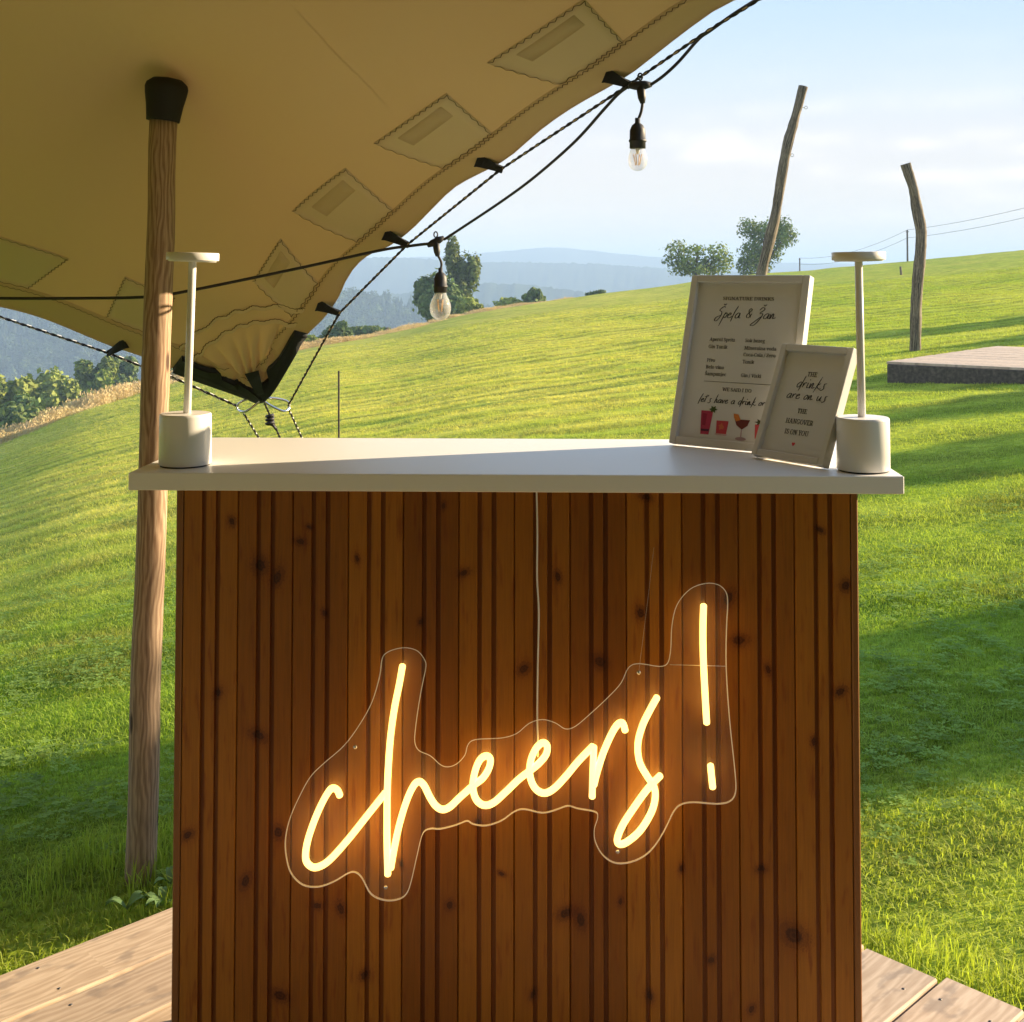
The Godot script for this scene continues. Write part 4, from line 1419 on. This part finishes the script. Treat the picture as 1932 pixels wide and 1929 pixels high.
	# loops that hold the edge rope
	for q in [[1142, 137, 1187, 160], [900, 298, 946, 320], [726, 438, 769, 462], [599, 573, 639, 591], [238, 644, 204, 667]]:
		var in_ := on_tent(q[0], q[1])
		var p0 := tent(in_.x, in_.y) + tent_down(in_.x, in_.y) * 0.007
		var ahead := edge_depth(q[2]) if q[0] > 400 else 4.41
		var p1 := at(q[2], q[3], ahead)
		put("rope_loop", _loop(p0, p1, 0.043, 0.021), M.black_web, t)

func _hem(right: bool) -> ArrayMesh:
	var st := tool()
	var n := 110
	var rows := []
	for i in n + 1:
		var k := float(i) / n
		var row := []
		for j in 5:
			var q := Vector2(3.0 * pow(k, 1.5), 0.098 * j / 4.0) if right else Vector2(0.054 * j / 4.0, 3.4 * pow(k, 1.4))
			row.append(tent(q.x, q.y) + tent_down(q.x, q.y) * (0.003 + 0.0 * j))
		rows.append(row)
	for i in n:
		for j in 4:
			quad(st, rows[i][j], rows[i + 1][j], rows[i + 1][j + 1], rows[i][j + 1])
		# rolled outer edge and the step at the seam
		for j in [0, 4]:
			var up := Vector3(0, 0.006 if j == 0 else 0.003, 0)
			quad(st, rows[i][j], rows[i + 1][j], rows[i + 1][j] + up, rows[i][j] + up)
	return done(st)

func _wave_band(path: Array, wide: float) -> ArrayMesh:
	var st := tool()
	var g := []
	for q in path:
		var c := Vector2(q.x, q.y)
		var inner := c * (1.0 - wide / c.length())
		g.append([tent(c.x, c.y) + tent_down(c.x, c.y) * 0.003, tent(inner.x, inner.y) + tent_down(inner.x, inner.y) * 0.007])
	for i in g.size() - 1:
		quad(st, g[i][0], g[i + 1][0], g[i + 1][1], g[i][1])
	return done(st)

func _loop(a: Vector3, b: Vector3, w0: float, w1: float) -> ArrayMesh:
	# a twisted strap of webbing from the seam to the rope and back over it
	var st := tool(false)
	var d := (b - a).normalized()
	var view := (a - EYE).normalized()
	var side := d.cross(view).normalized()
	var nrm := d.cross(side)
	var rows := []
	var n := 10
	for i in n + 1:
		var f := float(i) / n
		var tw := f * 0.9
		var w := lerpf(w0, w1, sqrt(f)) * 0.5
		var p := a.lerp(b, f * 1.06) + nrm * 0.006 * sin(f * PI)
		var sd := side * cos(tw) + nrm * sin(tw)
		var th := (nrm * cos(tw) - side * sin(tw)) * 0.0022
		rows.append([p - sd * w + th, p + sd * w + th, p + sd * w - th, p - sd * w - th])
	for i in n:
		for k in 4:
			quad(st, rows[i][k], rows[i + 1][k], rows[i + 1][(k + 1) % 4], rows[i][(k + 1) % 4])
	quad(st, rows[n][0], rows[n][1], rows[n][2], rows[n][3])
	# the return half of the loop, behind
	var q0 := b + d * 0.004
	var q1 := a.lerp(b, 0.45) - nrm * 0.012
	for s in [-1.0, 1.0]:
		quad(st, q0 - side * w1 * 0.5 + nrm * 0.002 * s, q0 + side * w1 * 0.5 + nrm * 0.002 * s, q1 + side * w1 * 0.55 + nrm * 0.002 * s, q1 - side * w1 * 0.55 + nrm * 0.002 * s)
	return done(st)

func rope_mesh(pts: Array, r: float, strand := 0.055) -> ArrayMesh:
	# laid rope: two strands twisted round the path
	var st := tool()
	var line := []
	for i in pts.size() - 1:
		var n := maxi(2, int((pts[i + 1] - pts[i]).length() / (strand * 0.125)))
		for k in n: line.append(pts[i].lerp(pts[i + 1], float(k) / n))
	line.append(pts[-1])
	for h in 2:
		var path := []
		var run := 0.0
		for i in line.size():
			var d: Vector3 = (line[mini(i + 1, line.size() - 1)] - line[maxi(i - 1, 0)]).normalized()
			var a := d.cross(Vector3.UP).normalized()
			var b := d.cross(a)
			if i: run += (line[i] - line[i - 1]).length()
			var ph := TAU * run / strand + PI * h
			path.append(line[i] + (a * cos(ph) + b * sin(ph)) * r * 0.5)
		tube(st, path, r * 0.62, 5, false)
	return done(st)

func fleck_mesh(pts: Array, r: float, strand := 0.055) -> ArrayMesh:
	# the pale tracer thread that shows once per turn
	var st := tool(false)
	for i in pts.size() - 1:
		var len_: float = (pts[i + 1] - pts[i]).length()
		var d: Vector3 = (pts[i + 1] - pts[i]) / len_
		var a := d.cross(Vector3.UP).normalized()
		var b := d.cross(a)
		var n := int(len_ / strand)
		for k in n:
			for face in 4:
				var ph := TAU * face / 4.0 + 0.5
				var o := (a * cos(ph) + b * sin(ph)) * r * 1.22
				var w := (b * cos(ph) - a * sin(ph)) * r * 0.42
				var c: Vector3 = pts[i] + d * (k + face * 0.25) * strand
				quad(st, c + o - w, c + o + w, c + o + w + d * strand * 0.3, c + o - w + d * strand * 0.3)
	return done(st)

func ring_mesh(path: Array, r: float) -> ArrayMesh:
	var st := tool()
	var q := smooth_line(path, 6, true)
	q.append(q[0])
	tube(st, q, r, 7, false)
	return done(st)

func build_ropes() -> void:
	# rope that runs through the loops of the right edge
	var pts := []
	for q in [[543, 766], [640, 591], [768, 462], [944, 320], [1186, 160], [1336, 58], [1440, -6], [1560, -90]]:
		pts.append(at(q[0], q[1], edge_depth(minf(q[0], 1440)) if q[0] > 560 else 4.50))
	var r := thing("edge_rope", "black rope threaded through the loops of the right tent edge", "rope", Vector3.ZERO, "black ropes of the tent")
	put("rope", rope_mesh(pts, 0.0042), M.cable, r)
	tag(put("tracer_thread", fleck_mesh(pts, 0.0034), M.velcro, r), "", "", "", "stuff")
	# rope of the left edge, with pale flecks
	var left := []
	for q in [[-200, 538, 4.3], [0, 598, 4.36], [203, 666, 4.41], [266, 691, 4.44], [322, 711, 4.46], [446, 766, 4.52]]: left.append(at(q[0], q[1], q[2]))
	r = thing("edge_rope", "black and white flecked rope along the left tent edge", "rope", Vector3.ZERO, "black ropes of the tent")
	put("rope", rope_mesh(left, 0.0046), M.cable, r)
	tag(put("tracer_thread", fleck_mesh(left, 0.0042), M.white_cord, r), "", "", "", "stuff")
	# carabiners at the corner
	for q in [["steel carabiner at the tent corner holding the left rope", [[448, 772], [452, 760], [478, 750], [492, 752], [484, 762], [462, 777]]], ["steel carabiner at the tent corner holding the right rope", [[545, 770], [541, 757], [512, 751], [496, 754], [508, 764], [534, 776]]]]:
		var path := []
		for i in q[1].size(): path.append(at(q[1][i][0], q[1][i][1], 4.50 + (0.012 if i < 3 else -0.012)))
		var c := thing("carabiner", q[0], "carabiner", Vector3.ZERO, "carabiners of the tent corner")
		put("ring", ring_mesh(path, 0.0042), M.steel, c)
	# guy ropes from the corner down to the pegs behind the bar
	var n := 0
	for q in [[458, 778, 488, 826, -1.02], [497, 757, 528, 826, -0.86], [546, 776, 569, 826, -0.70]]:
		var a := at(q[0], q[1], 4.52)
		var b := at(q[2], q[3], 4.78)
		var d := (b - a).normalized()
		var foot := a + d * ((a.y + 0.22) / -d.y)
		foot.y = ground(foot.x, foot.z) + 0.02
		var o := thing("guy_rope", ["left black flecked guy rope below the tent corner", "middle black guy rope with a knot below the tent corner", "right black flecked guy rope below the tent corner"][n], "rope", Vector3.ZERO, "guy ropes of the tent corner")
		put("rope", rope_mesh([a, foot], 0.0042), M.cable, o)
		if n != 1: tag(put("tracer_thread", fleck_mesh([a, foot], 0.0040), M.white_cord, o), "", "", "", "stuff")
		else:
			var kn := at(509, 793, 4.62)
			var st := tool()
			var coil := []
			for k in 40:
				var f := k / 39.0
				coil.append(kn + Vector3(cos(f * TAU * 3) * 0.012, 0.02 - f * 0.04, sin(f * TAU * 3) * 0.012))
			tube(st, coil, 0.0062, 6)
			tube(st, [kn, kn + Vector3(0.012, -0.02, 0), kn + Vector3(0.026, -0.034, 0.004)], 0.005, 6)
			put("knot", done(st), M.cable, o)
		n += 1

func build_pole() -> void:
	var foot := at(265, 1622, 3.55)
	foot.y = ground(foot.x, foot.z) - 0.05
	var p := thing("tent_pole", "peeled log tent pole standing on the grass left of the bar", "tent pole", foot)
	var top := POLE_TOP - foot + Vector3(0, -0.02, 0)
	var pts := []
	var rad := []
	for i in 25:
		var f := i / 24.0
		var w := Vector3(noise.get_noise_2d(f * 120.0, 5.0), 0, noise.get_noise_2d(f * 120.0, 50.0)) * 0.006
		pts.append(Vector3.ZERO.lerp(top, f) + w)
		rad.append(lerpf(0.0425, 0.0385, f) * (1.0 + 0.04 * noise.get_noise_2d(f * 300.0, 9.0)))
	# uv runs from the top down
	pts.reverse(); rad.reverse()
	put("log", tube_mesh(pts, rad, 22, true, 0.05), M.pole_wood, p)
	var cap := put("rubber_cap", lathe_mesh([Vector2(0.0405, -0.03), Vector2(0.0465, -0.03), Vector2(0.0475, -0.02), Vector2(0.052, 0.015), Vector2(0.0585, 0.048), Vector2(0.0605, 0.066), Vector2(0.057, 0.078), Vector2(0.040, 0.092), Vector2(0.0, 0.098)], 28), M.rubber, p)
	cap.position = top
	cap.rotation.z = -0.10

func build_light_string() -> void:
	var o := thing("light_string", "black festoon light string along the tent edge with hanging bulbs", "string lights", Vector3.ZERO)
	var run := []
	for q in [[-150, 560, 3.76], [0, 563, 3.73], [140, 563, 3.68], [265, 561, 3.63], [335, 553, 3.64], [560, 507, 3.72], [715, 473, 3.74], [775, 464, 3.72], [808, 460, 3.67]]: run.append(at(q[0], q[1], q[2]))
	put("cable", tube_mesh(smooth_line(run, 6), 0.0045, 8), M.cable, o)
	run = []
	for q in [[838, 452, 3.64], [870, 431, 3.60], [945, 381, 3.48], [1010, 333, 3.36], [1085, 267, 3.22], [1140, 206, 3.1], [1166, 178, 3.04], [1186, 163, 2.99]]: run.append(at(q[0], q[1], q[2]))
	put("cable", tube_mesh(smooth_line(run, 6), 0.0042, 8), M.cable, o)
	run = []
	for q in [[1228, 160, 2.94], [1252, 143, 2.92], [1281, 116, 2.90], [1318, 74, 2.88], [1340, 58, 2.84], [1385, 26, 2.76], [1445, -12, 2.7], [1560, -86, 2.5]]: run.append(at(q[0], q[1], q[2]))
	put("cable", tube_mesh(smooth_line(run, 6), 0.0042, 8), M.cable, o)
	for q in [[822, 456, 3.65, 831, 513, 1.0, true], [1208, 161, 2.96, 1203, 232, 0.74, false]]:
		var c := at(q[0], q[1], q[2])
		var drop := at(q[3], q[4], q[2])
		var st := tool()
		var dir := (at(q[0] + 16, q[1] - (8 if q[6] else 1), q[2]) - c).normalized()
		tube(st, [c - dir * 0.028, c - dir * 0.012, c + dir * 0.012, c + dir * 0.028], [0.006, 0.011, 0.011, 0.006], 10)
		tube(st, [c, c + Vector3(0.004, -0.03, 0), c + Vector3(0.006, -0.044, 0)], [0.011, 0.010, 0.006], 10)
		var ring := []
		for k in 12: ring.append(c + Vector3(cos(TAU * k / 11.0) * 0.0055, 0.021 + sin(TAU * k / 11.0) * 0.0085, 0))
		tube(st, ring, 0.0022, 5, false)
		put("connector", done(st), M.black_plastic, o)
		put("drop_cord", tube_mesh(smooth_line([c + Vector3(0.006, -0.04, 0), c.lerp(drop, 0.7) + Vector3(0.007, 0, 0), drop + Vector3(0, 0.004, 0)], 6), 0.0036, 8), M.cable, o)
		var sk := put("socket", lathe_mesh([Vector2(0.0, -0.062), Vector2(0.0195, -0.062), Vector2(0.0195, -0.047), Vector2(0.0215, -0.046), Vector2(0.0215, -0.041), Vector2(0.0195, -0.040), Vector2(0.0190, -0.018), Vector2(0.014, -0.006), Vector2(0.0065, 0.0), Vector2(0.0062, 0.012), Vector2(0.0, 0.012)], 24), M.black_plastic, o)
		sk.position = drop
		var k: float = q[5]
		var y := -0.060
		var outline := [Vector2(0.0165, y), Vector2(0.0190, y - 0.010), Vector2(0.0262, y - 0.024), Vector2(0.0308, y - 0.038), Vector2(0.0318, y - 0.050), Vector2(0.0292, y - 0.064), Vector2(0.0222, y - 0.075), Vector2(0.0115, y - 0.082), Vector2(0.0, y - 0.084)]
		if not q[6]:   # the upper bulb is a smaller round one
			outline = [Vector2(0.0165, y), Vector2(0.0172, y - 0.006), Vector2(0.0205, y - 0.014), Vector2(0.0232, y - 0.024), Vector2(0.0236, y - 0.033), Vector2(0.0214, y - 0.043), Vector2(0.0160, y - 0.051), Vector2(0.0085, y - 0.0555), Vector2(0.0, y - 0.057)]
		var bulb := put("bulb", lathe_mesh(outline, 28), M.bulb_glass, o)
		bulb.position = drop
		var fs := tool()
		for j in 4:
			var a := TAU * j / 4.0 + 0.5
			tube(fs, [Vector3(cos(a) * 0.011, y - 0.022 * k, sin(a) * 0.011), Vector3(cos(a) * 0.005, y - 0.058 * k, sin(a) * 0.005)], 0.0011, 5)
		put("filament", done(fs), M.filament, bulb)
		var gs := tool()
		tube(gs, [Vector3(0, y + 0.002, 0), Vector3(0, y - 0.022 * k, 0)], [0.006, 0.003], 8)
		put("glass_stem", done(gs), M.bulb_white, bulb)

# ---------------------------------------------------------------- things on the meadow
func bent_post(label: String, px: Array, ahead: float, radius: float) -> Node3D:
	var base := at(px[-1][0], px[-1][1], ahead)
	base.y = ground(base.x, base.z)
	var o := thing("wooden_post", label, "wooden post", base, "bent weathered posts on the lawn")
	var pts := []
	for q in px: pts.append(at(q[0], q[1], ahead) - base)
	pts[-1] = Vector3(0, -0.15, 0)
	pts = smooth_line(pts, 6)
	var rad := []
	for i in pts.size(): rad.append(radius * (0.92 + 0.16 * i / pts.size() + 0.10 * noise.get_noise_1d(i * 9.0 + ahead * 7.0)))
	put("trunk", tube_mesh(pts, rad, 12, true, 0.22), M.grey_wood, o)
	return o

func build_meadow_things() -> void:
	var p1 := bent_post("taller leaning grey post behind the large framed menu", [[1516, 163], [1505, 205], [1496, 238], [1488, 265], [1481, 298], [1471, 360], [1462, 412], [1452, 452], [1437, 515], [1421, 590], [1404, 676]], 20.5, 0.084)
	for q in [[1520, 203], [1494, 293]]:
		var c := at(q[0] - 3, q[1], 20.5) - p1.position
		var st := tool()
		var ring := []
		for k in 13: ring.append(c + Vector3(0.035 + cos(TAU * k / 12.0) * 0.025, sin(TAU * k / 12.0) * 0.025, 0))
		tube(st, ring, 0.006, 5, false)
		tube(st, [c + Vector3(-0.06, 0, 0), c + Vector3(0.012, 0, 0)], 0.006, 5)
		put("eye_bolt", done(st), M.steel, p1)
	bent_post("shorter curved grey post behind the low platform", [[1709, 309], [1716, 332], [1725, 362], [1731, 398], [1737, 430], [1738, 452], [1736, 492], [1731, 540], [1728, 600], [1727, 657]], 20.2, 0.088)
	# low platform on the right
	var corner := Vector3(4.44, 0, -16.0)
	var gy := ground(corner.x, corner.z)
	var A := Vector3(0.62, 0, -0.785).normalized()
	var B := Vector3(0.785, 0, 0.62).normalized()
	var top := at(1672, 682, 16.0).y
	var pf := thing("platform", "low square wooden platform on the lawn at the right", "wooden platform", Vector3(corner.x, top, corner.z))
	pf.transform.basis = Basis(B, Vector3.UP, -A)
	rng.seed = 14
	for i in 30:
		var o := put("plank", block_mesh(Vector3(4.4, 0.035, 0.138), 0.004, Vector2(rng.randf() * 5.0, (i % 4) * 0.278 + 0.1)), M.deck[[1, 3, 1, 0][i % 4]], pf)
		o.position = Vector3(2.19 + rng.randf_range(-0.012, 0.012), -0.018 + rng.randf_range(-0.002, 0.002), -(i + 0.5) * 0.145)
	for s in [0, 1]:
		var f := put("side_board", block_mesh(Vector3(4.36, 0.24, 0.04), 0.004, Vector2.ZERO, 0, 1), M.dark_board, pf)
		f.position = Vector3(2.19, -0.158, 0.005 - s * 4.33)
		var e := put("side_board", block_mesh(Vector3(0.04, 0.24, 4.28), 0.004, Vector2.ZERO, 2, 1), M.dark_board, pf)
		e.position = Vector3(0.02 + s * 4.34, -0.158, -2.16)
	# thin rod behind the bar
	var rod := at(639, 826, 6.2)
	var gr := ground(rod.x, rod.z)
	var rd := thing("iron_rod", "thin rusty rod stuck upright in the meadow behind the bar", "rod", Vector3(rod.x, gr, rod.z))
	put("shaft", tube_mesh([Vector3(0, -0.1, 0), Vector3(0.003, 0.6, 0), at(639, 700, 6.2) - Vector3(rod.x, gr, rod.z)], 0.005, 6), mat(lin(0.05, 0.03, 0.02), 0.8), rd)
	# fence posts in the dry grass
	var n := 0
	for q in [[731, 640, 618, 82.0], [1702, 520, 503, 70.0], [918, 604, 589, 90.0], [211, 752, 730, 60.0], [170, 775, 752, 56.0]]:
		var base := at(q[0], q[1], q[3])
		base.y = ground(base.x, base.z)
		var f := thing("fence_post", ["short brown fence post on the ridge left of the hanging bulb", "leaning stump left of the curved post on the right slope", "dark short post below the small tree on the ridge", "pale fence post in the dry grass beside the tent pole", "pale fence post in the dry grass left of the pole"][n], "fence post", base)
		var tip := at(q[0] + (-3 if n == 1 else 0), q[2], q[3]) - base
		put("stake", tube_mesh([Vector3(0, -0.3, 0), tip], [0.07, 0.06], 8, true, 0.2), M.grey_wood, f)
		n += 1
	# power line beyond the ridge
	var tops := []
	n = 0
	for q in [[1509, 487, 205.0, 512], [1712, 434, 160.0, 500], [2080, 352, 118.0, 470]]:
		var tip := at(q[0], q[1], q[2])
		var base := Vector3(tip.x, ground(tip.x, tip.z), tip.z)
		var f := thing("utility_pole", ["farthest thin utility pole left of the right lamp head", "thin utility pole between the right lamp and the curved post", "nearest utility pole beyond the right edge of the picture"][n], "utility pole", base, "poles of the power line")
		put("mast", tube_mesh([Vector3(0, -0.5, 0), tip - base], [0.16, 0.11], 8), M.bark, f)
		var arm := put("cross_arm", block_mesh(Vector3(0.12, 0.1, 0.9), 0.01), M.bark, f)
		arm.position = tip - base + Vector3(0, -0.25, 0)
		tops.append([tip, tip + (at(q[0], q[1] + 20 * 160.0 / q[2] * 0.75, q[2]) - tip)])
		n += 1
	for k in 2:
		var path := []
		for i in 2:
			for j in 12:
				var f := j / 12.0
				var p: Vector3 = tops[i][k].lerp(tops[i + 1][k], f)
				p.y -= 4.0 * f * (1.0 - f) * (1.1 if i == 0 else 0.5)
				path.append(p)
		path.append(tops[2][k])
		tag(put("overhead_wire", tube_mesh(path, 0.022, 5), M.wire), ["upper overhead wire sloping to the utility poles on the right", "lower overhead wire sloping to the utility poles on the right"][k], "wire", "overhead wires")
	# broad weed leaves in the grass near the pole
	rng.seed = 3
	n = 0
	for q in [[305, 1700], [240, 1705], [322, 1660]]:
		var p := at(q[0], q[1], 3.2)
		p = at(q[0], q[1], (EYE.y + 0.12) / ((EYE.y - p.y) / 3.2))
		p.y = ground(p.x, p.z)
		var w := thing("broad_leaf_weed", ["leafy weed in the grass against the bar and deck", "pale leafy weed at the deck edge below the pole", "leafy weed right of the pole foot"][n], "weed", p, "weeds at the deck edge")
		for k in 4:
			var st := tool()
			var yaw := rng.randf() * TAU
			var d := Vector3(cos(yaw), 0, sin(yaw))
			var sd := Vector3(-d.z, 0, d.x)
			var prev := []
			for j in 6:
				var f := j / 5.0
				var c := d * f * 0.055 + Vector3(0, 0.04 + 0.03 * sin(f * 2.4), 0)
				var wd := 0.012 * sin(PI * clampf(f * 0.9 + 0.1, 0, 1))
				var cur := [c - sd * wd + Vector3(0, 0.004, 0), c, c + sd * wd + Vector3(0, 0.004, 0)]
				if j:
					st.set_color(Color(0.16, 0.26, 0.10))
					quad(st, prev[0], cur[0], cur[1], prev[1])
					quad(st, prev[1], cur[1], cur[2], prev[2])
				prev = cur
			put("leaf", done(st), M.leaves, w)
		n += 1

# ---------------------------------------------------------------- sky
func sky_image() -> ImageTexture:
	var w := 1024
	var h := 512
	var img := Image.create(w, h, false, Image.FORMAT_RGBF)
	var sun := Vector3(sin(deg_to_rad(SUN_AZ)) * cos(deg_to_rad(SUN_EL)), sin(deg_to_rad(SUN_EL)), -cos(deg_to_rad(SUN_AZ)) * cos(deg_to_rad(SUN_EL)))
	var els := [-90.0, -8.0, -1.0, 0.0, 3.0, 6.0, 9.0, 12.6, 18.0, 30.0, 55.0, 90.0]
	var rs := [0.07, 0.12, 0.25, 0.29, 0.305, 0.285, 0.235, 0.185, 0.165, 0.155, 0.14, 0.13]
	var gs := [0.08, 0.13, 0.245, 0.275, 0.285, 0.28, 0.268, 0.245, 0.235, 0.23, 0.215, 0.205]
	var bs := [0.04, 0.11, 0.235, 0.25, 0.26, 0.28, 0.298, 0.31, 0.325, 0.335, 0.33, 0.32]
	var cl := FastNoiseLite.new()
	cl.seed = 4
	cl.frequency = 0.9
	cl.fractal_octaves = 5
	for y in h:
		var el := 90.0 - (y + 0.5) / h * 180.0
		var base := Vector3(table(els, rs, el), table(els, gs, el), table(els, bs, el)) * 0.78
		for x in w:
			var az := ((x + 0.5) / w - 0.5) * TAU
			var ce := cos(deg_to_rad(el))
			var d := Vector3(sin(az) * ce, sin(deg_to_rad(el)), -cos(az) * ce)
			var c := base
			var ang := rad_to_deg(acos(clampf(d.dot(sun), -1, 1)))
			c += Vector3(0.26, 0.20, 0.12) * exp(-ang / 20.0) + Vector3(0.4, 0.33, 0.24) * exp(-ang * ang / 90.0)
			if el > -1.0 and el < 40.0:
				# long thin streaks of cloud low in the sky
				var q := Vector3(d.x * 2.2, el * 0.26, d.z * 2.2)
				var n: float = cl.get_noise_3d(q.x * 1.6, q.y * 3.2, q.z * 1.6) + 0.5 * cl.get_noise_3d(q.x * 6.0, q.y * 9.0, q.z * 6.0)
				var amount := clampf(n * 1.5 - 0.05, 0, 1) * exp(-pow((el - 5.2) / 2.2, 2.0)) * 0.7
				amount += clampf(n * 1.4 - 0.25, 0, 1) * 0.05 * clampf(el / 8.0, 0, 1)
				c = c.lerp(Vector3(0.40, 0.355, 0.315), amount)
			img.set_pixel(x, y, Color(c.x, c.y, c.z))
	return ImageTexture.create_from_image(img)

func _ready() -> void:
	# camera: level-ish lens with the picture taken from its lower part
	var cam := Camera3D.new()
	cam.name = "camera"
	cam.projection = Camera3D.PROJECTION_FRUSTUM
	cam.near = 0.05
	cam.far = 9000.0
	cam.size = 1929.0 / FOCAL * cam.near
	cam.frustum_offset = Vector2((966.0 - 1030.0) / FOCAL, -(964.5 - 436.0) / FOCAL) * cam.near
	cam.position = EYE
	cam.rotation.x = PITCH
	add_child(cam)
	cam.current = true
	# sky, air and exposure
	var env := Environment.new()
	env.background_mode = Environment.BG_SKY
	var sky := Sky.new()
	var pano := PanoramaSkyMaterial.new()
	pano.panorama = sky_image()
	sky.sky_material = pano
	env.sky = sky
	env.tonemap_mode = Environment.TONE_MAPPER_LINEAR
	env.tonemap_exposure = 4.3
	env.fog_enabled = true
	env.fog_density = 0.00062
	env.fog_light_color = Color(0.72, 0.85, 1.0)
	env.sdfgi_enabled = true
	env.ssao_enabled = true
	env.ssil_enabled = true
	var we := WorldEnvironment.new()
	we.name = "world"
	we.environment = env
	add_child(we)
	# low evening sun from the right, a little beyond the bar
	var sun := DirectionalLight3D.new()
	sun.name = "sun"
	sun.light_energy = 1.3
	sun.light_color = Color(1.0, 0.90, 0.74)
	sun.light_angular_distance = 0.6
	sun.shadow_enabled = true
	sun.rotation_degrees = Vector3(-SUN_EL, -SUN_AZ, 0) + Vector3(0, 180.0, 0)
	var to_sun := Vector3(sin(deg_to_rad(SUN_AZ)) * cos(deg_to_rad(SUN_EL)), sin(deg_to_rad(SUN_EL)), -cos(deg_to_rad(SUN_AZ)) * cos(deg_to_rad(SUN_EL)))
	sun.basis = Basis.looking_at(-to_sun)
	add_child(sun)
	make_materials()
	build_ground()
	build_hills()
	build_trees()
	build_grass()
	build_deck()
	build_tent()
	build_pole()
	build_bar()
	build_ropes()
	build_light_string()
	build_meadow_things()
	build_lamps()
	build_frames()
